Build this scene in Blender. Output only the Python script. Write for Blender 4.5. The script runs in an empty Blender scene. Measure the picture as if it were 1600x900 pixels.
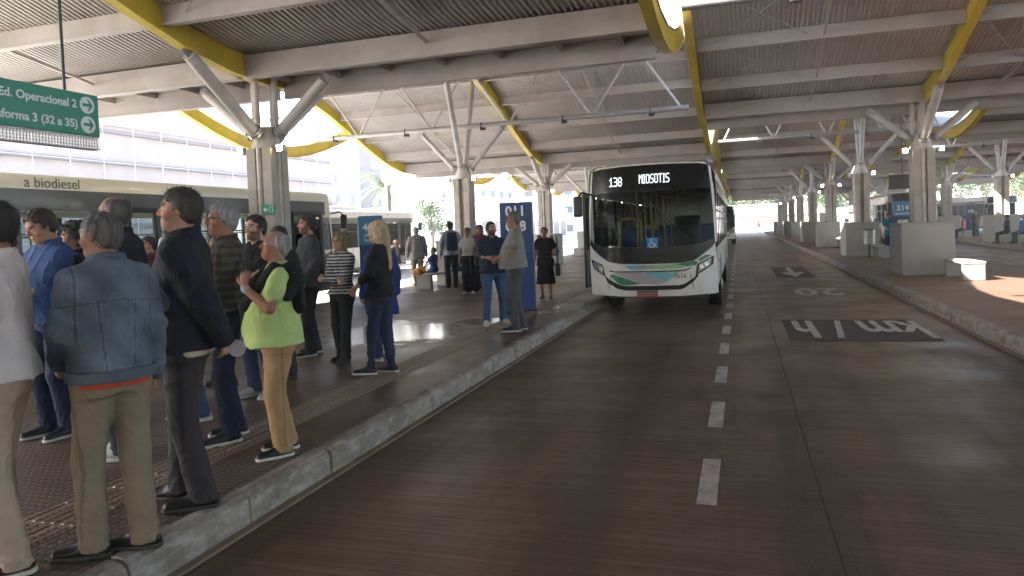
import bpy, bmesh, math, random
import numpy as np
from mathutils import Vector, Matrix

random.seed(7)
SC = bpy.context.scene
COL = SC.collection
R = math.radians

# ------------------------------------------------------------------ camera
CAM_H = 1.9
_F, _CY, _YAW, _PIT, _ROL = 1133.0, 396.8, .30492, .03276, -.04123
cam = bpy.data.cameras.new('camera')
cam_o = bpy.data.objects.new('camera', cam)
COL.objects.link(cam_o)
_fw = Vector((-math.sin(_YAW)*math.cos(_PIT), math.cos(_YAW)*math.cos(_PIT), -math.sin(_PIT)))
_r0 = Vector((math.cos(_YAW), math.sin(_YAW), 0))
_u0 = _r0.cross(_fw)
_rt = math.cos(_ROL)*_r0 + math.sin(_ROL)*_u0
_up = -math.sin(_ROL)*_r0 + math.cos(_ROL)*_u0
cam_o.matrix_world = Matrix(((_rt.x, _up.x, -_fw.x, 0), (_rt.y, _up.y, -_fw.y, 0), (_rt.z, _up.z, -_fw.z, CAM_H), (0, 0, 0, 1)))
cam.sensor_width = 36.0
cam.lens = _F/1600*36.0
cam.shift_y = -(450-_CY)/1600
cam.clip_start = .05
cam.clip_end = 3000
SC.camera = cam_o

# ------------------------------------------------------------------ sky, sun, exposure
SUN_DIR = Vector((6.8, 4.4, -6.1)).normalized()      # the way the light travels
w = bpy.data.worlds.new('World'); SC.world = w; w.use_nodes = True
nt = w.node_tree
sky = nt.nodes.new('ShaderNodeTexSky'); sky.sky_type = 'NISHITA'; sky.sun_disc = False
sky.sun_elevation = math.asin(-SUN_DIR.z)
sky.sun_rotation = math.atan2(-SUN_DIR.x, -SUN_DIR.y)
sky.dust_density = 1.5; sky.air_density = 1.0
bg = nt.nodes['Background']; bg.inputs['Strength'].default_value = .15
nt.links.new(sky.outputs[0], bg.inputs[0])
sun = bpy.data.lights.new('sun', 'SUN'); sun.energy = 5.0; sun.angle = R(.5); sun.color = (1, .95, .87)
sun_o = bpy.data.objects.new('sun', sun); COL.objects.link(sun_o)
sun_o.rotation_euler = SUN_DIR.to_track_quat('-Z', 'Y').to_euler()
SC.view_settings.view_transform = 'Standard'; SC.view_settings.look = 'None'
SC.view_settings.gamma = 1.0; SC.view_settings.use_curve_mapping = False
SC.view_settings.exposure = 2.72
SC.render.engine = 'CYCLES'
cy = SC.cycles
cy.use_denoising = True
cy.max_bounces = 10; cy.diffuse_bounces = 4; cy.glossy_bounces = 3; cy.transmission_bounces = 4; cy.transparent_max_bounces = 12
cy.caustics_reflective = False; cy.caustics_refractive = False
cy.sample_clamp_indirect = 8.0

# ------------------------------------------------------------------ helpers
def tag(o, label=None, cat=None, group=None, kind=None):
    if label: o['label'] = label
    if cat: o['category'] = cat
    if group: o['group'] = group
    if kind: o['kind'] = kind
    return o

def empty(name, label, cat, loc=(0, 0, 0), rz=0.0, group=None):
    o = bpy.data.objects.new(name, None); COL.objects.link(o)
    o.empty_display_size = .2
    o.location = loc; o.rotation_euler = (0, 0, rz)
    return tag(o, label, cat, group)

def mesh_obj(name, verts, faces, material, parent=None, smooth=False, loc=None):
    me = bpy.data.meshes.new(name)
    me.from_pydata([tuple(v) for v in verts], [], faces)
    o = bpy.data.objects.new(name, me); COL.objects.link(o)
    if material: me.materials.append(material)
    if smooth: me.shade_smooth()
    if parent: o.parent = parent
    if loc: o.location = loc
    return o

def copy_tree(o, parent=None):
    c = o.copy(); COL.objects.link(c)
    if parent: c.parent = parent
    for ch in list(o.children): copy_tree(ch, c)
    return c

class MB:
    """collects shapes into one mesh"""
    def __init__(s): s.v = []; s.f = []
    def add(s, v, f):
        n = len(s.v); s.v += [Vector(p) for p in v]; s.f += [tuple(i+n for i in q) for q in f]; return s
    def box(s, x0, x1, y0, y1, z0, z1):
        v = [(x0,y0,z0),(x1,y0,z0),(x1,y1,z0),(x0,y1,z0),(x0,y0,z1),(x1,y0,z1),(x1,y1,z1),(x0,y1,z1)]
        return s.add(v, [(3,2,1,0),(4,5,6,7),(0,1,5,4),(1,2,6,5),(2,3,7,6),(3,0,4,7)])
    def tube(s, pts, r, n=10, cap=True):
        pts = [Vector(p) for p in pts]; m = len(pts)
        rs = r if isinstance(r, (list, tuple)) else [r]*m
        v = []; f = []; up = None
        for i, p in enumerate(pts):
            d = (pts[min(i+1, m-1)]-pts[max(i-1, 0)]).normalized()
            if up is None:
                up = Vector((0, 0, 1)) if abs(d.z) < .9 else Vector((0, 1, 0))
            a = d.cross(up).normalized(); b = a.cross(d).normalized(); up = b
            for k in range(n):
                t = 2*math.pi*k/n
                v.append(p + rs[i]*(math.cos(t)*a + math.sin(t)*b))
        for i in range(m-1):
            for k in range(n):
                k2 = (k+1) % n
                f.append((i*n+k, i*n+k2, (i+1)*n+k2, (i+1)*n+k))
        if cap:
            f.append(tuple(range(n-1, -1, -1))); f.append(tuple((m-1)*n+k for k in range(n)))
        return s.add(v, f)
    def bar(s, a, b, wd, h):
        """rectangular bar from a to b, wd sideways, h upward"""
        a = Vector(a); b = Vector(b); d = (b-a).normalized()
        up = Vector((0, 0, 1)) if abs(d.z) < .95 else Vector((0, 1, 0))
        x = d.cross(up).normalized(); y = x.cross(d).normalized()
        v = []
        for p in (a, b):
            for sx, sy in ((-1,-1),(1,-1),(1,1),(-1,1)): v.append(p + x*wd/2*sx + y*h/2*sy)
        return s.add(v, [(0,1,2,3),(7,6,5,4),(0,4,5,1),(1,5,6,2),(2,6,7,3),(3,7,4,0)])
    def prism(s, poly, axis, t0, t1):
        """poly: 2D outline; axis 'x': (y,z), 'y': (x,z), 'z': (x,y)"""
        def P(a, b, t): return {'x': (t, a, b), 'y': (a, t, b), 'z': (a, b, t)}[axis]
        n = len(poly); v = [P(a, b, t0) for a, b in poly] + [P(a, b, t1) for a, b in poly]
        f = [tuple(range(n)), tuple(range(2*n-1, n-1, -1))]
        for i in range(n):
            j = (i+1) % n; f.append((i, i+n, j+n, j))
        return s.add(v, f)
    def build(s, name, material, parent=None, bevel=0, smooth=False, loc=None, seg=2):
        me = bpy.data.meshes.new(name)
        me.from_pydata([tuple(v) for v in s.v], [], s.f)
        bm = bmesh.new(); bm.from_mesh(me)
        bmesh.ops.recalc_face_normals(bm, faces=bm.faces)
        if bevel:
            es = [e for e in bm.edges if len(e.link_faces) == 2 and e.calc_face_angle(0) > .6]
            bmesh.ops.bevel(bm, geom=es, offset=bevel, segments=seg, affect='EDGES', profile=.5)
        bm.to_mesh(me); bm.free()
        if material: me.materials.append(material)
        if smooth: me.shade_smooth(); me.set_sharp_from_angle(angle=.7)
        o = bpy.data.objects.new(name, me); COL.objects.link(o)
        if parent: o.parent = parent
        if loc: o.location = loc
        return o

def ball(mb, c, r, nu=10, nv=7):
    v = []; f = []
    for i in range(nv+1):
        th = math.pi*i/nv
        for j in range(nu):
            ph = 2*math.pi*j/nu
            rr = r if hasattr(r, '__len__') else (r, r, r)
            v.append((c[0]+rr[0]*math.sin(th)*math.cos(ph), c[1]+rr[1]*math.sin(th)*math.sin(ph), c[2]+rr[2]*math.cos(th)))
    for i in range(nv):
        for j in range(nu):
            k = (j+1) % nu
            f.append((i*nu+j, (i+1)*nu+j, (i+1)*nu+k, i*nu+k))
    return mb.add(v, f)

def text(name, body, size, material, parent=None, loc=(0, 0, 0), rot=(0, 0, 0), align='LEFT', depth=.002, sx=1.0, bold=0.0):
    cu = bpy.data.curves.new(name, 'FONT'); cu.body = body; cu.size = size; cu.align_x = align
    cu.extrude = depth; cu.offset = bold; cu.resolution_u = 3
    t = bpy.data.objects.new('lettering_source', cu); COL.objects.link(t)
    dg = bpy.context.evaluated_depsgraph_get()
    me = bpy.data.meshes.new_from_object(t.evaluated_get(dg))
    bpy.data.objects.remove(t); bpy.data.curves.remove(cu)
    me.materials.clear(); me.materials.append(material); me.name = name
    o = bpy.data.objects.new(name, me); COL.objects.link(o)
    if parent: o.parent = parent
    o.location = loc; o.rotation_euler = rot; o.scale = (sx, 1, 1)
    return o

# ------------------------------------------------------------------ materials
def N(nt, t, **kw):
    n = nt.nodes.new(t)
    for k, v in kw.items():
        if k.startswith('_'): setattr(n, k[1:], v)
        else: n.inputs[k.replace('_', ' ')].default_value = v
    return n

def mat(name, col, rough=.6, metal=0.0, var=.2, scale=4.0, bump=0.0, bscale=60.0, stretch=(1, 1, 1), dirt=None, dirt_scale=1.5, dirt_amt=.5, spec=.5, coat=0.0, emit=None, emit_s=0.0):
    m = bpy.data.materials.new(name); m.use_nodes = True
    nt = m.node_tree; b = nt.nodes['Principled BSDF']; L = nt.links.new
    b.inputs['Roughness'].default_value = rough; b.inputs['Metallic'].default_value = metal
    b.inputs['Specular IOR Level'].default_value = spec
    if coat: b.inputs['Coat Weight'].default_value = coat; b.inputs['Coat Roughness'].default_value = .08
    tc = N(nt, 'ShaderNodeTexCoord'); mp = N(nt, 'ShaderNodeMapping'); mp.inputs['Scale'].default_value = stretch
    L(tc.outputs['Object'], mp.inputs['Vector'])
    n1 = N(nt, 'ShaderNodeTexNoise', Scale=scale, Detail=6.0, Roughness=.6); L(mp.outputs[0], n1.inputs['Vector'])
    rmp = N(nt, 'ShaderNodeMapRange'); rmp.inputs['From Min'].default_value = .25; rmp.inputs['From Max'].default_value = .75
    rmp.inputs['To Min'].default_value = 1-var; rmp.inputs['To Max'].default_value = 1+var
    L(n1.outputs['Fac'], rmp.inputs['Value'])
    mx = N(nt, 'ShaderNodeMix', _data_type='RGBA', _blend_type='MULTIPLY'); mx.inputs['Factor'].default_value = 1
    mx.inputs['A'].default_value = (*col, 1); L(rmp.outputs[0], mx.inputs['B'])
    out = mx.outputs['Result']
    if dirt:
        n2 = N(nt, 'ShaderNodeTexNoise', Scale=dirt_scale, Detail=8.0, Roughness=.68); L(mp.outputs[0], n2.inputs['Vector'])
        r2 = N(nt, 'ShaderNodeMapRange'); r2.inputs['From Min'].default_value = .45; r2.inputs['From Max'].default_value = .68
        r2.inputs['To Max'].default_value = dirt_amt
        L(n2.outputs['Fac'], r2.inputs['Value'])
        m2 = N(nt, 'ShaderNodeMix', _data_type='RGBA'); L(r2.outputs[0], m2.inputs['Factor']); L(out, m2.inputs['A']); m2.inputs['B'].default_value = (*dirt, 1)
        out = m2.outputs['Result']
    L(out, b.inputs['Base Color'])
    if bump:
        n3 = N(nt, 'ShaderNodeTexNoise', Scale=bscale, Detail=4.0); L(mp.outputs[0], n3.inputs['Vector'])
        bp = N(nt, 'ShaderNodeBump', Strength=bump, Distance=.01); L(n3.outputs['Fac'], bp.inputs['Height']); L(bp.outputs[0], b.inputs['Normal'])
    if emit:
        b.inputs['Emission Color'].default_value = (*emit, 1); b.inputs['Emission Strength'].default_value = emit_s
    return m

def cloth_mat(name, rough=.85, bscale=34.0, bump=.5, var=.12):
    m = mat(name, (1, 1, 1), rough, var=var, scale=9.0, bump=bump, bscale=bscale, spec=.25)
    nt = m.node_tree
    if name in ('fabric', 'denim_fabric'):          # soft creases under the weave
        tc = [n for n in nt.nodes if n.bl_idname == 'ShaderNodeTexCoord'][0]
        mp = N(nt, 'ShaderNodeMapping'); mp.inputs['Scale'].default_value = (1, 1, .55); nt.links.new(tc.outputs['Object'], mp.inputs['Vector'])
        n4 = N(nt, 'ShaderNodeTexNoise', Scale=11.0, Detail=3.0, Distortion=1.6); n4.noise_type = 'RIDGED_MULTIFRACTAL'; nt.links.new(mp.outputs[0], n4.inputs['Vector'])
        b0 = [n for n in nt.nodes if n.bl_idname == 'ShaderNodeBump'][0]
        b2 = N(nt, 'ShaderNodeBump', Strength=.55, Distance=.018); nt.links.new(n4.outputs['Fac'], b2.inputs['Height']); nt.links.new(b2.outputs[0], b0.inputs['Normal'])
    at = nt.nodes.new('ShaderNodeAttribute'); at.attribute_name = 'Col'
    mx = [n for n in nt.nodes if n.bl_idname == 'ShaderNodeMix'][0]
    nt.links.new(at.outputs['Color'], mx.inputs['A'])
    return m

def glass_mat(name, tint=(.8, .85, .85), refl=.25, rough=.03):
    m = bpy.data.materials.new(name); m.use_nodes = True
    nt = m.node_tree; nt.nodes.clear(); L = nt.links.new
    o = N(nt, 'ShaderNodeOutputMaterial'); tr = N(nt, 'ShaderNodeBsdfTransparent'); tr.inputs[0].default_value = (*tint, 1)
    gl = N(nt, 'ShaderNodeBsdfGlossy', Roughness=rough)
    lw = N(nt, 'ShaderNodeLayerWeight', Blend=refl); mx = N(nt, 'ShaderNodeMixShader')
    L(lw.outputs['Fresnel'], mx.inputs[0]); L(tr.outputs[0], mx.inputs[1]); L(gl.outputs[0], mx.inputs[2]); L(mx.outputs[0], o.inputs[0])
    return m

M = {}
M['steel'] = mat('painted_steel', (.45, .415, .395), .5, var=.12, scale=2.0, dirt=(.33, .26, .22), dirt_scale=1.2, dirt_amt=.5)
M['sheet'] = mat('roof_sheet', (.50, .475, .465), .42, var=.08, scale=1.0, dirt=(.36, .31, .28), dirt_scale=.6, dirt_amt=.5)
M['yellow'] = mat('yellow_paint', (.62, .47, .035), .45, var=.12, scale=2.5, dirt=(.36, .28, .07), dirt_scale=1.5, dirt_amt=.5)
M['pipe'] = mat('galvanised_pipe', (.40, .385, .38), .4, .25, var=.15, scale=3.0)
M['strut'] = mat('strut_paint', (.53, .50, .48), .45, var=.1, scale=3.0, dirt=(.33, .28, .24), dirt_scale=2.5, dirt_amt=.5)
M['concrete'] = mat('column_concrete', (.45, .41, .365), .8, var=.14, scale=3.0, bump=.25, bscale=40, dirt=(.28, .235, .195), dirt_scale=1.4, dirt_amt=.5)
M['plinth'] = mat('plinth_plaster', (.36, .355, .33), .8, var=.1, scale=2.0, bump=.2, bscale=60, dirt=(.27, .25, .22), dirt_scale=1.0, dirt_amt=.55)
M['dark'] = mat('dark_metal', (.03, .03, .033), .45, var=.2)
M['black'] = mat('black_plastic', (.014, .015, .017), .35, var=.2)
M['rubber'] = mat('tyre_rubber', (.02, .02, .02), .85, var=.3)
M['white'] = mat('white_paint', (.76, .76, .74), .35, var=.05, coat=.3)
M['glass'] = glass_mat('bus_glass', (.78, .82, .82), .2)
M['screen_glass'] = glass_mat('windscreen_glass', (.62, .66, .66), .10)
# ------------------------------------------------------------------ ground, roads, platforms
def ground_mat(name, col, streak=(.6, 26, 1), streak_amt=.35, rough=.55, stain=(.05, .04, .035), puddles=(), studs=0, seed=0.0, light=(.2, .17, .15), tracks=0):
    m = bpy.data.materials.new(name); m.use_nodes = True
    nt = m.node_tree; b = nt.nodes['Principled BSDF']; L = nt.links.new
    tc = N(nt, 'ShaderNodeTexCoord')
    def noise(scale, detail=6, rgh=.6, st=(1, 1, 1)):
        mp = N(nt, 'ShaderNodeMapping'); mp.inputs['Scale'].default_value = st; mp.inputs['Location'].default_value = (seed, seed, 0)
        L(tc.outputs['Object'], mp.inputs['Vector'])
        n = N(nt, 'ShaderNodeTexNoise', Scale=scale, Detail=float(detail), Roughness=rgh); L(mp.outputs[0], n.inputs['Vector']); return n.outputs['Fac']
    def ramp(f, a, b_, lo=0.0, hi=1.0):
        r = N(nt, 'ShaderNodeMapRange'); r.inputs['From Min'].default_value = a; r.inputs['From Max'].default_value = b_
        r.inputs['To Min'].default_value = lo; r.inputs['To Max'].default_value = hi; L(f, r.inputs['Value']); return r.outputs[0]
    def mix(fac, A, B, bt='MIX'):
        x = N(nt, 'ShaderNodeMix', _data_type='RGBA', _blend_type=bt)
        if hasattr(fac, 'links'): L(fac, x.inputs['Factor'])
        else: x.inputs['Factor'].default_value = fac
        for s, v in (('A', A), ('B', B)):
            if hasattr(v, 'links'): L(v, x.inputs[s])
            else: x.inputs[s].default_value = (*v, 1)
        return x.outputs['Result']
    c = mix(ramp(noise(.5, 7), .3, .72), col, tuple(k*.62 for k in col))
    c = mix(ramp(noise(1.4, 8, .7), .52, .7, 0, .6), c, stain)
    st = noise(1.0, 3, .5, streak)
    c = mix(ramp(st, .46, .64, 0, streak_amt), c, light)
    if tracks: c = mix(ramp(noise(1.0, 5, .65, (.22, 7, 1)), .47, .60, 0, .5), c, tuple(k*.55 for k in col))
    if tracks:
        c = mix(ramp(noise(1.0, 4, .6, (1.5, .05, 1)), .46, .60, 0, tracks), c, stain)
        c = mix(ramp(noise(1.0, 7, .7, (.9, .22, 1)), .54, .64, 0, tracks), c, tuple(k*.75 for k in stain))
    c = mix(ramp(noise(70, 3), .48, .62, 0, .4), c, tuple(k*1.5 for k in col))
    ro = ramp(noise(.9, 6), .3, .7, rough-.1, rough+.15)
    for (px, py, rx, ry) in puddles:
        mp = N(nt, 'ShaderNodeMapping'); mp.inputs['Location'].default_value = (-px/rx, -py/ry, 0); mp.inputs['Scale'].default_value = (1/rx, 1/ry, 0)
        L(tc.outputs['Object'], mp.inputs['Vector'])
        ln = N(nt, 'ShaderNodeVectorMath', _operation='LENGTH'); L(mp.outputs[0], ln.inputs[0])
        ad = N(nt, 'ShaderNodeMath', _operation='ADD'); L(ln.outputs['Value'], ad.inputs[0]); L(ramp(noise(2.2, 7, .7), .25, .75, -.55, .55), ad.inputs[1])
        wet = ramp(ad.outputs[0], .75, 1.02, 1, 0)
        x = N(nt, 'ShaderNodeMix'); L(wet, x.inputs['Factor']); L(ro, x.inputs['A']); x.inputs['B'].default_value = .12; ro = x.outputs['Result']
        c = mix(wet, c, tuple(k*.8 for k in col))
    L(c, b.inputs['Base Color']); L(ro, b.inputs['Roughness'])
    h = ramp(st, .3, .8)
    if studs:
        mp = N(nt, 'ShaderNodeMapping'); mp.inputs['Scale'].default_value = (1, 1, 0); L(tc.outputs['Object'], mp.inputs['Vector'])
        vo = N(nt, 'ShaderNodeTexVoronoi', Scale=float(studs), Randomness=0.0); L(mp.outputs[0], vo.inputs['Vector'])
        h = ramp(vo.outputs['Distance'], .25, .42, 1, 0)
        c2 = mix(h, c, tuple(k*1.9 for k in col)); L(c2, b.inputs['Base Color'])
    bp = N(nt, 'ShaderNodeBump', Strength=.5 if studs else .25, Distance=.006); L(h, bp.inputs['Height']); L(bp.outputs[0], b.inputs['Normal'])
    return m

M['road'] = ground_mat('worn_road_concrete', (.150, .087, .053), rough=.42, streak_amt=.62, light=(.22, .155, .115), stain=(.05, .033, .025), seed=3.0, tracks=.7)
M['lot'] = ground_mat('outer_paving', (.55, .53, .50), rough=.75, streak_amt=.1, light=(.42, .4, .38), stain=(.22, .2, .19))
M['rubber_floor'] = ground_mat('studded_rubber_floor', (.070, .046, .035), rough=.42, studs=16, streak_amt=.0, stain=(.04, .03, .027),
                               puddles=[(-5.7, 11.3, 1.35, 1.5), (-4.6, 12.6, .7, .6), (-4.2, 14.3, .7, .8)], seed=1.0)
M['red_floor'] = ground_mat('red_platform_floor', (.165, .095, .066), rough=.6, studs=14, streak_amt=.0, stain=(.11, .06, .045), seed=5.0)
M['tactile'] = ground_mat('tactile_strip', (.17, .115, .085), rough=.42, studs=22, streak_amt=.0, stain=(.09, .065, .05), seed=9.0)
M['asphalt_patch'] = mat('asphalt_patch', (.070, .052, .042), .8, var=.25, scale=5)
M['marking'] = mat('worn_marking_paint', (.54, .49, .44), .65, var=.2, scale=6, dirt=(.13, .085, .06), dirt_scale=7, dirt_amt=.6)
M['kerb'] = mat('kerb_stone', (.205, .170, .148), .75, var=.45, scale=2.2, bump=.9, bscale=16, dirt=(.42, .38, .35), dirt_scale=9.0, dirt_amt=.75, stretch=(1, .6, 1.3))
M['kerb_foot'] = mat('kerb_gutter_edge', (.17, .115, .08), .8, var=.25, scale=3.0, bump=.4, bscale=30)

def slab(name, x0, x1, y0, y1, z, material):
    o = mesh_obj(name, [(x0, y0, z), (x1, y0, z), (x1, y1, z), (x0, y1, z)], [(0, 1, 2, 3)], material)
    return tag(o, kind='structure')

YA, YB = -76.0, 113.0
slab('ground', -900, 900, -700, 1500, -.012, M['lot'])
slab('road', -3.17, 3.42, YA, 129, 0, M['road'])
slab('bus_lane', 7.98, 12.42, YA, 129, 0, M['road'])
slab('side_road', 17.0, 26.0, YA, 129, 0, M['road'])
slab('outer_road', -19.5, -10.38, YA-60, 150, 0, M['lot'])

def kerb_line(x, side, y0, y1):
    y0 = max(y0, -14)
    """side +1: the platform lies towards +x"""
    mb = MB(); rng = random.Random(int(abs(x)*100))
    y = y0
    while y < y1:
        L_ = 1.0
        j = rng.uniform(-.006, .006); k = rng.uniform(-.004, .004)
        p = [(-.16*0, 0), (0, .155), (.012, .195), (.045, .222), (.09, .230), (.14, .230), (.14, 0)]
        poly = [(x+side*(a+j), b+(k if b > .1 else 0)) for a, b in p]
        mb.prism(poly, 'y', y+.007, y+L_-.007)
        y += L_
    o = mb.build('kerb', M['kerb'], bevel=.006, seg=1); tag(o, kind='structure')
    f = MB(); f.prism([(x-side*.055, .004), (x-side*.05, .02), (x-side*.003, .03), (x-side*.003, 0.0)], 'y', y0, y1)
    tag(f.build('kerb_foot', M['kerb_foot']), kind='structure')

def platform(name, x0, x1, material, y0=YA, y1=YB, zt=.225):
    mb = MB(); mb.box(x0+.142, x1-.142, y0, y1, 0, zt)
    tag(mb.build(name, material), kind='structure')
    kerb_line(x0, 1, y0, y1); kerb_line(x1, -1, y0, y1)

PZ = .225
platform('platform_floor', -10.4, -3.15, M['rubber_floor'])
platform('island_floor', 3.4, 8.0, M['red_floor'])
platform('island_floor', 12.4, 17.0, M['red_floor'])

# tactile strip with raised bars that runs along the platform edge
mb = MB(); mb.box(-4.30, -3.86, YA, YB, PZ-.01, PZ+.004)
tag(mb.build('tactile_path', M['tactile']), kind='structure')
mb = MB()
for i in range(6):
    x = -4.27+.076*i
    for k in range(110):
        y = .6+k*.30
        mb.add([(x-.016, y, PZ+.004), (x+.016, y, PZ+.004), (x+.010, y+.004, PZ+.011), (x-.010, y+.004, PZ+.011),
                (x-.016, y+.27, PZ+.004), (x+.016, y+.27, PZ+.004), (x+.010, y+.266, PZ+.011), (x-.010, y+.266, PZ+.011)],
               [(0, 1, 2, 3), (2, 6, 7, 3), (1, 5, 6, 2), (0, 3, 7, 4), (4, 7, 6, 5)])
tag(mb.build('tactile_path_ribs', M['tactile']), kind='structure')

# lane dashes, speed marking painted for the other direction, slab joints
mb = MB()
y = 4.96
while y < 110:
    mb.add([(-.335, y, .004), (-.2, y, .004), (-.195, y+.98, .004), (-.33, y+.98, .004)], [(0, 1, 2, 3)])
    y += 1.93
tag(mb.build('lane_marking', M['marking']), kind='structure')
mb = MB()
for (x0, x1, y0, y1) in ((.70, 2.85, 12.0, 14.5), (1.1, 2.7, 18.8, 21.4), (1.12, 2.3, 24.9, 30.5)):
    if y0 > 20 or y0 < 15: mb.add([(x0, y0, .004), (x1, y0, .004), (x1, y1, .004), (x0, y1, .004)], [(0, 1, 2, 3)])
tag(mb.build('road_patch', M['asphalt_patch']), kind='structure')
def road_text(body, x, y, size, sx, sy, gap=1.0):
    o = text('road_marking', body, size, M['marking'], None, (x, y, .008), (0, 0, math.pi), 'CENTER', 0.0, 1.0, .024)
    o.scale = (sx, sy, 1); tag(o, kind='structure'); return o
road_text('km / h', 1.86, 14.25, 1.0, .80, 2.75)
road_text('20', 1.87, 20.9, 1.0, 1.15, 2.6)
mb = MB()
mb.add([(1.62, 30.0, .008), (1.82, 30.0, .008), (1.82, 27.3, .008), (1.62, 27.3, .008)], [(0, 3, 2, 1)])
mb.add([(1.30, 27.3, .008), (1.72, 25.2, .008), (2.14, 27.3, .008)], [(0, 1, 2)])
tag(mb.build('road_arrow', M['marking']), kind='structure')
mb = MB()
rng = random.Random(4)
def crack(x0, y0, x1, y1, wd=.006):
    n = max(2, int(math.hypot(x1-x0, y1-y0)/.5)); L_ = []; 
    for i in range(n+1):
        t = i/n; L_.append((x0+(x1-x0)*t+rng.uniform(-.006, .006), y0+(y1-y0)*t+rng.uniform(-.006, .006)))
    for (a, b) in zip(L_, L_[1:]):
        d = Vector((b[0]-a[0], b[1]-a[1])).normalized(); nx, ny = -d.y*wd, d.x*wd
        mb.add([(a[0]-nx, a[1]-ny, .003), (a[0]+nx, a[1]+ny, .003), (b[0]+nx, b[1]+ny, .003), (b[0]-nx, b[1]-ny, .003)], [(0, 1, 2, 3)])
crack(.48, -5, .48, 110)
for k in range(14): crack(-3.1, 3.2+k*6.0, 3.35, 3.2+k*6.0, .004)
tag(mb.build('slab_joint', M['asphalt_patch']), kind='structure')

# ------------------------------------------------------------------ canopy
HALF = 10.9
Y0R = 12.5-8*HALF  # canopy lengthened unseen behind the camera to darken the near road
NH = 17
def zrib(y, crest): return 5.0 + 1.25*(1+math.cos(math.pi*(y-crest)/HALF))

def rib_mesh(x, crest, wd=.11, fl=.20, dep=.44):
    mb = MB(); n = NH*10
    ys = [Y0R+NH*HALF*i/n for i in range(n+1)]
    def sweep(hw, zo0, zo1):
        v = []; f = []
        for y in ys:
            z = zrib(y, crest)
            v += [(x-hw, y, z+zo0), (x+hw, y, z+zo0), (x+hw, y, z+zo1), (x-hw, y, z+zo1)]
        for i in range(n):
            a = 4*i
            for k in range(4):
                k2 = (k+1) % 4; f.append((a+k, a+k2, a+4+k2, a+4+k))
        f += [(3, 2, 1, 0), (4*n, 4*n+1, 4*n+2, 4*n+3)]
        mb.add(v, f)
    sweep(wd/2, .025, dep); sweep(fl/2, 0, .025)
    return mb

def canopy(name, label, x0, x1, xc, crest):
    c = empty(name, label, 'roof canopy', (0, 0, 0))
    # corrugated sheet
    per = .11; xs = []; zo = []
    x = x0
    while x < x1-per*.5:
        for a, h in ((0, 0), (.04, 0), (.055, .034), (.095, .034)): xs.append(x+a); zo.append(h)
        x += per
    n = NH*8; v = []; f = []
    for i in range(n+1):
        y = Y0R+NH*HALF*i/n; z = zrib(y, crest)+.445
        v += [(xx, y, z+h) for xx, h in zip(xs, zo)]
    m_ = len(xs)
    for i in range(n):
        for k in range(m_-1): f.append((i*m_+k, i*m_+k+1, (i+1)*m_+k+1, (i+1)*m_+k))
    mesh_obj('roof_sheet', v, f, M['sheet'], c)
    for xr in (x0+.11, xc, x1-.11): rib_mesh(xr, crest).build('rib', M['yellow'], c)
    segs = [(x0+.21, xc-.07), (xc+.07, x1-.21)]
    ks = range(-8, 10)
    def ibeam(y, z0, z1, fl, name, web=.03):
        mb = MB()
        for a, b in segs:
            mb.prism([(y-fl/2, z0), (y+fl/2, z0), (y+fl/2, z0+.02), (y+web/2, z0+.021), (y+web/2, z1), (y-web/2, z1), (y-web/2, z0+.021), (y-fl/2, z0+.02)], 'x', a, b)
        return mb.build(name, M['steel'], c)
    for k in range(NH+1):
        yl = Y0R+k*HALF
        is_crest = abs(((yl-crest)/HALF) % 2) < .01 or abs(((yl-crest)/HALF) % 2-2) < .01
        if is_crest:
            ibeam(yl, 7.52, 7.93, .2, 'ridge_beam', .05)
        else:
            ibeam(yl-.62, 5.0, 5.45, .18, 'edge_beam', .06)
            ibeam(yl+.62, 4.82, 5.42, .16, 'gutter_beam', .06)
            mb = MB(); mb.box(x0+.22, x1-.22, yl-.58, yl+.58, 5.24, 5.27)
            xx = x0+.6
            while xx < x1-.5: mb.box(xx, xx+.06, yl-.57, yl+.57, 5.12, 5.238); xx += 1.15
            mb.build('gutter', M['steel'], c)
        if k == NH: break
        top = yl if is_crest else yl+HALF
        s = 1 if is_crest else -1
        for d in (2.0, 4.1, 6.2, 8.2):
            y = top+s*d; z = zrib(y, crest)
            ibeam(y, z+.12, z+.445, .15, 'purlin')
        for a, b in segs:
            mb = MB(); xm = (a+b)/2
            pts = [(xm, top+s*d, zrib(top+s*d, crest)+.22) for d in (.1, 2.0, 4.1, 6.2, 8.2, 10.2)]
            for p, q in zip(pts, pts[1:]): mb.bar(p, q, .05, .05)
            for d0, d1 in ((2.0, 4.1), (4.1, 6.2), (6.2, 8.2)):
                for u0, u1 in ((.06, .44), (.44, .06)):
                    q0 = a+(b-a)*u0; q1 = a+(b-a)*u1
                    mb.tube([(q0, top+s*d0, zrib(top+s*d0, crest)+.27), (q1, top+s*d1, zrib(top+s*d1, crest)+.27)], .011, 5)
            mb.build('bracing', M['steel'], c)
    return c

MODS = [('roof_canopy', 'wavy corrugated roof canopy over the crowded platform and the parked cream bus', -16.3, -1.1, -9.0, 23.4),
        ('roof_canopy', 'wavy corrugated roof canopy over the bus lane and the bench island', -1.1, 8.6, 5.03, 12.5),
        ('roof_canopy', 'wavy corrugated roof canopy above the second island at the right', 8.6, 18.0, 13.5, 23.4),
        ('roof_canopy', 'farthest wavy corrugated roof canopy beyond the second island', 18.0, 27.4, 22.5, 12.5)]
for nm, lb, a, b, c_, cr in MODS: canopy(nm, lb, a, b, c_, cr)

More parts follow.
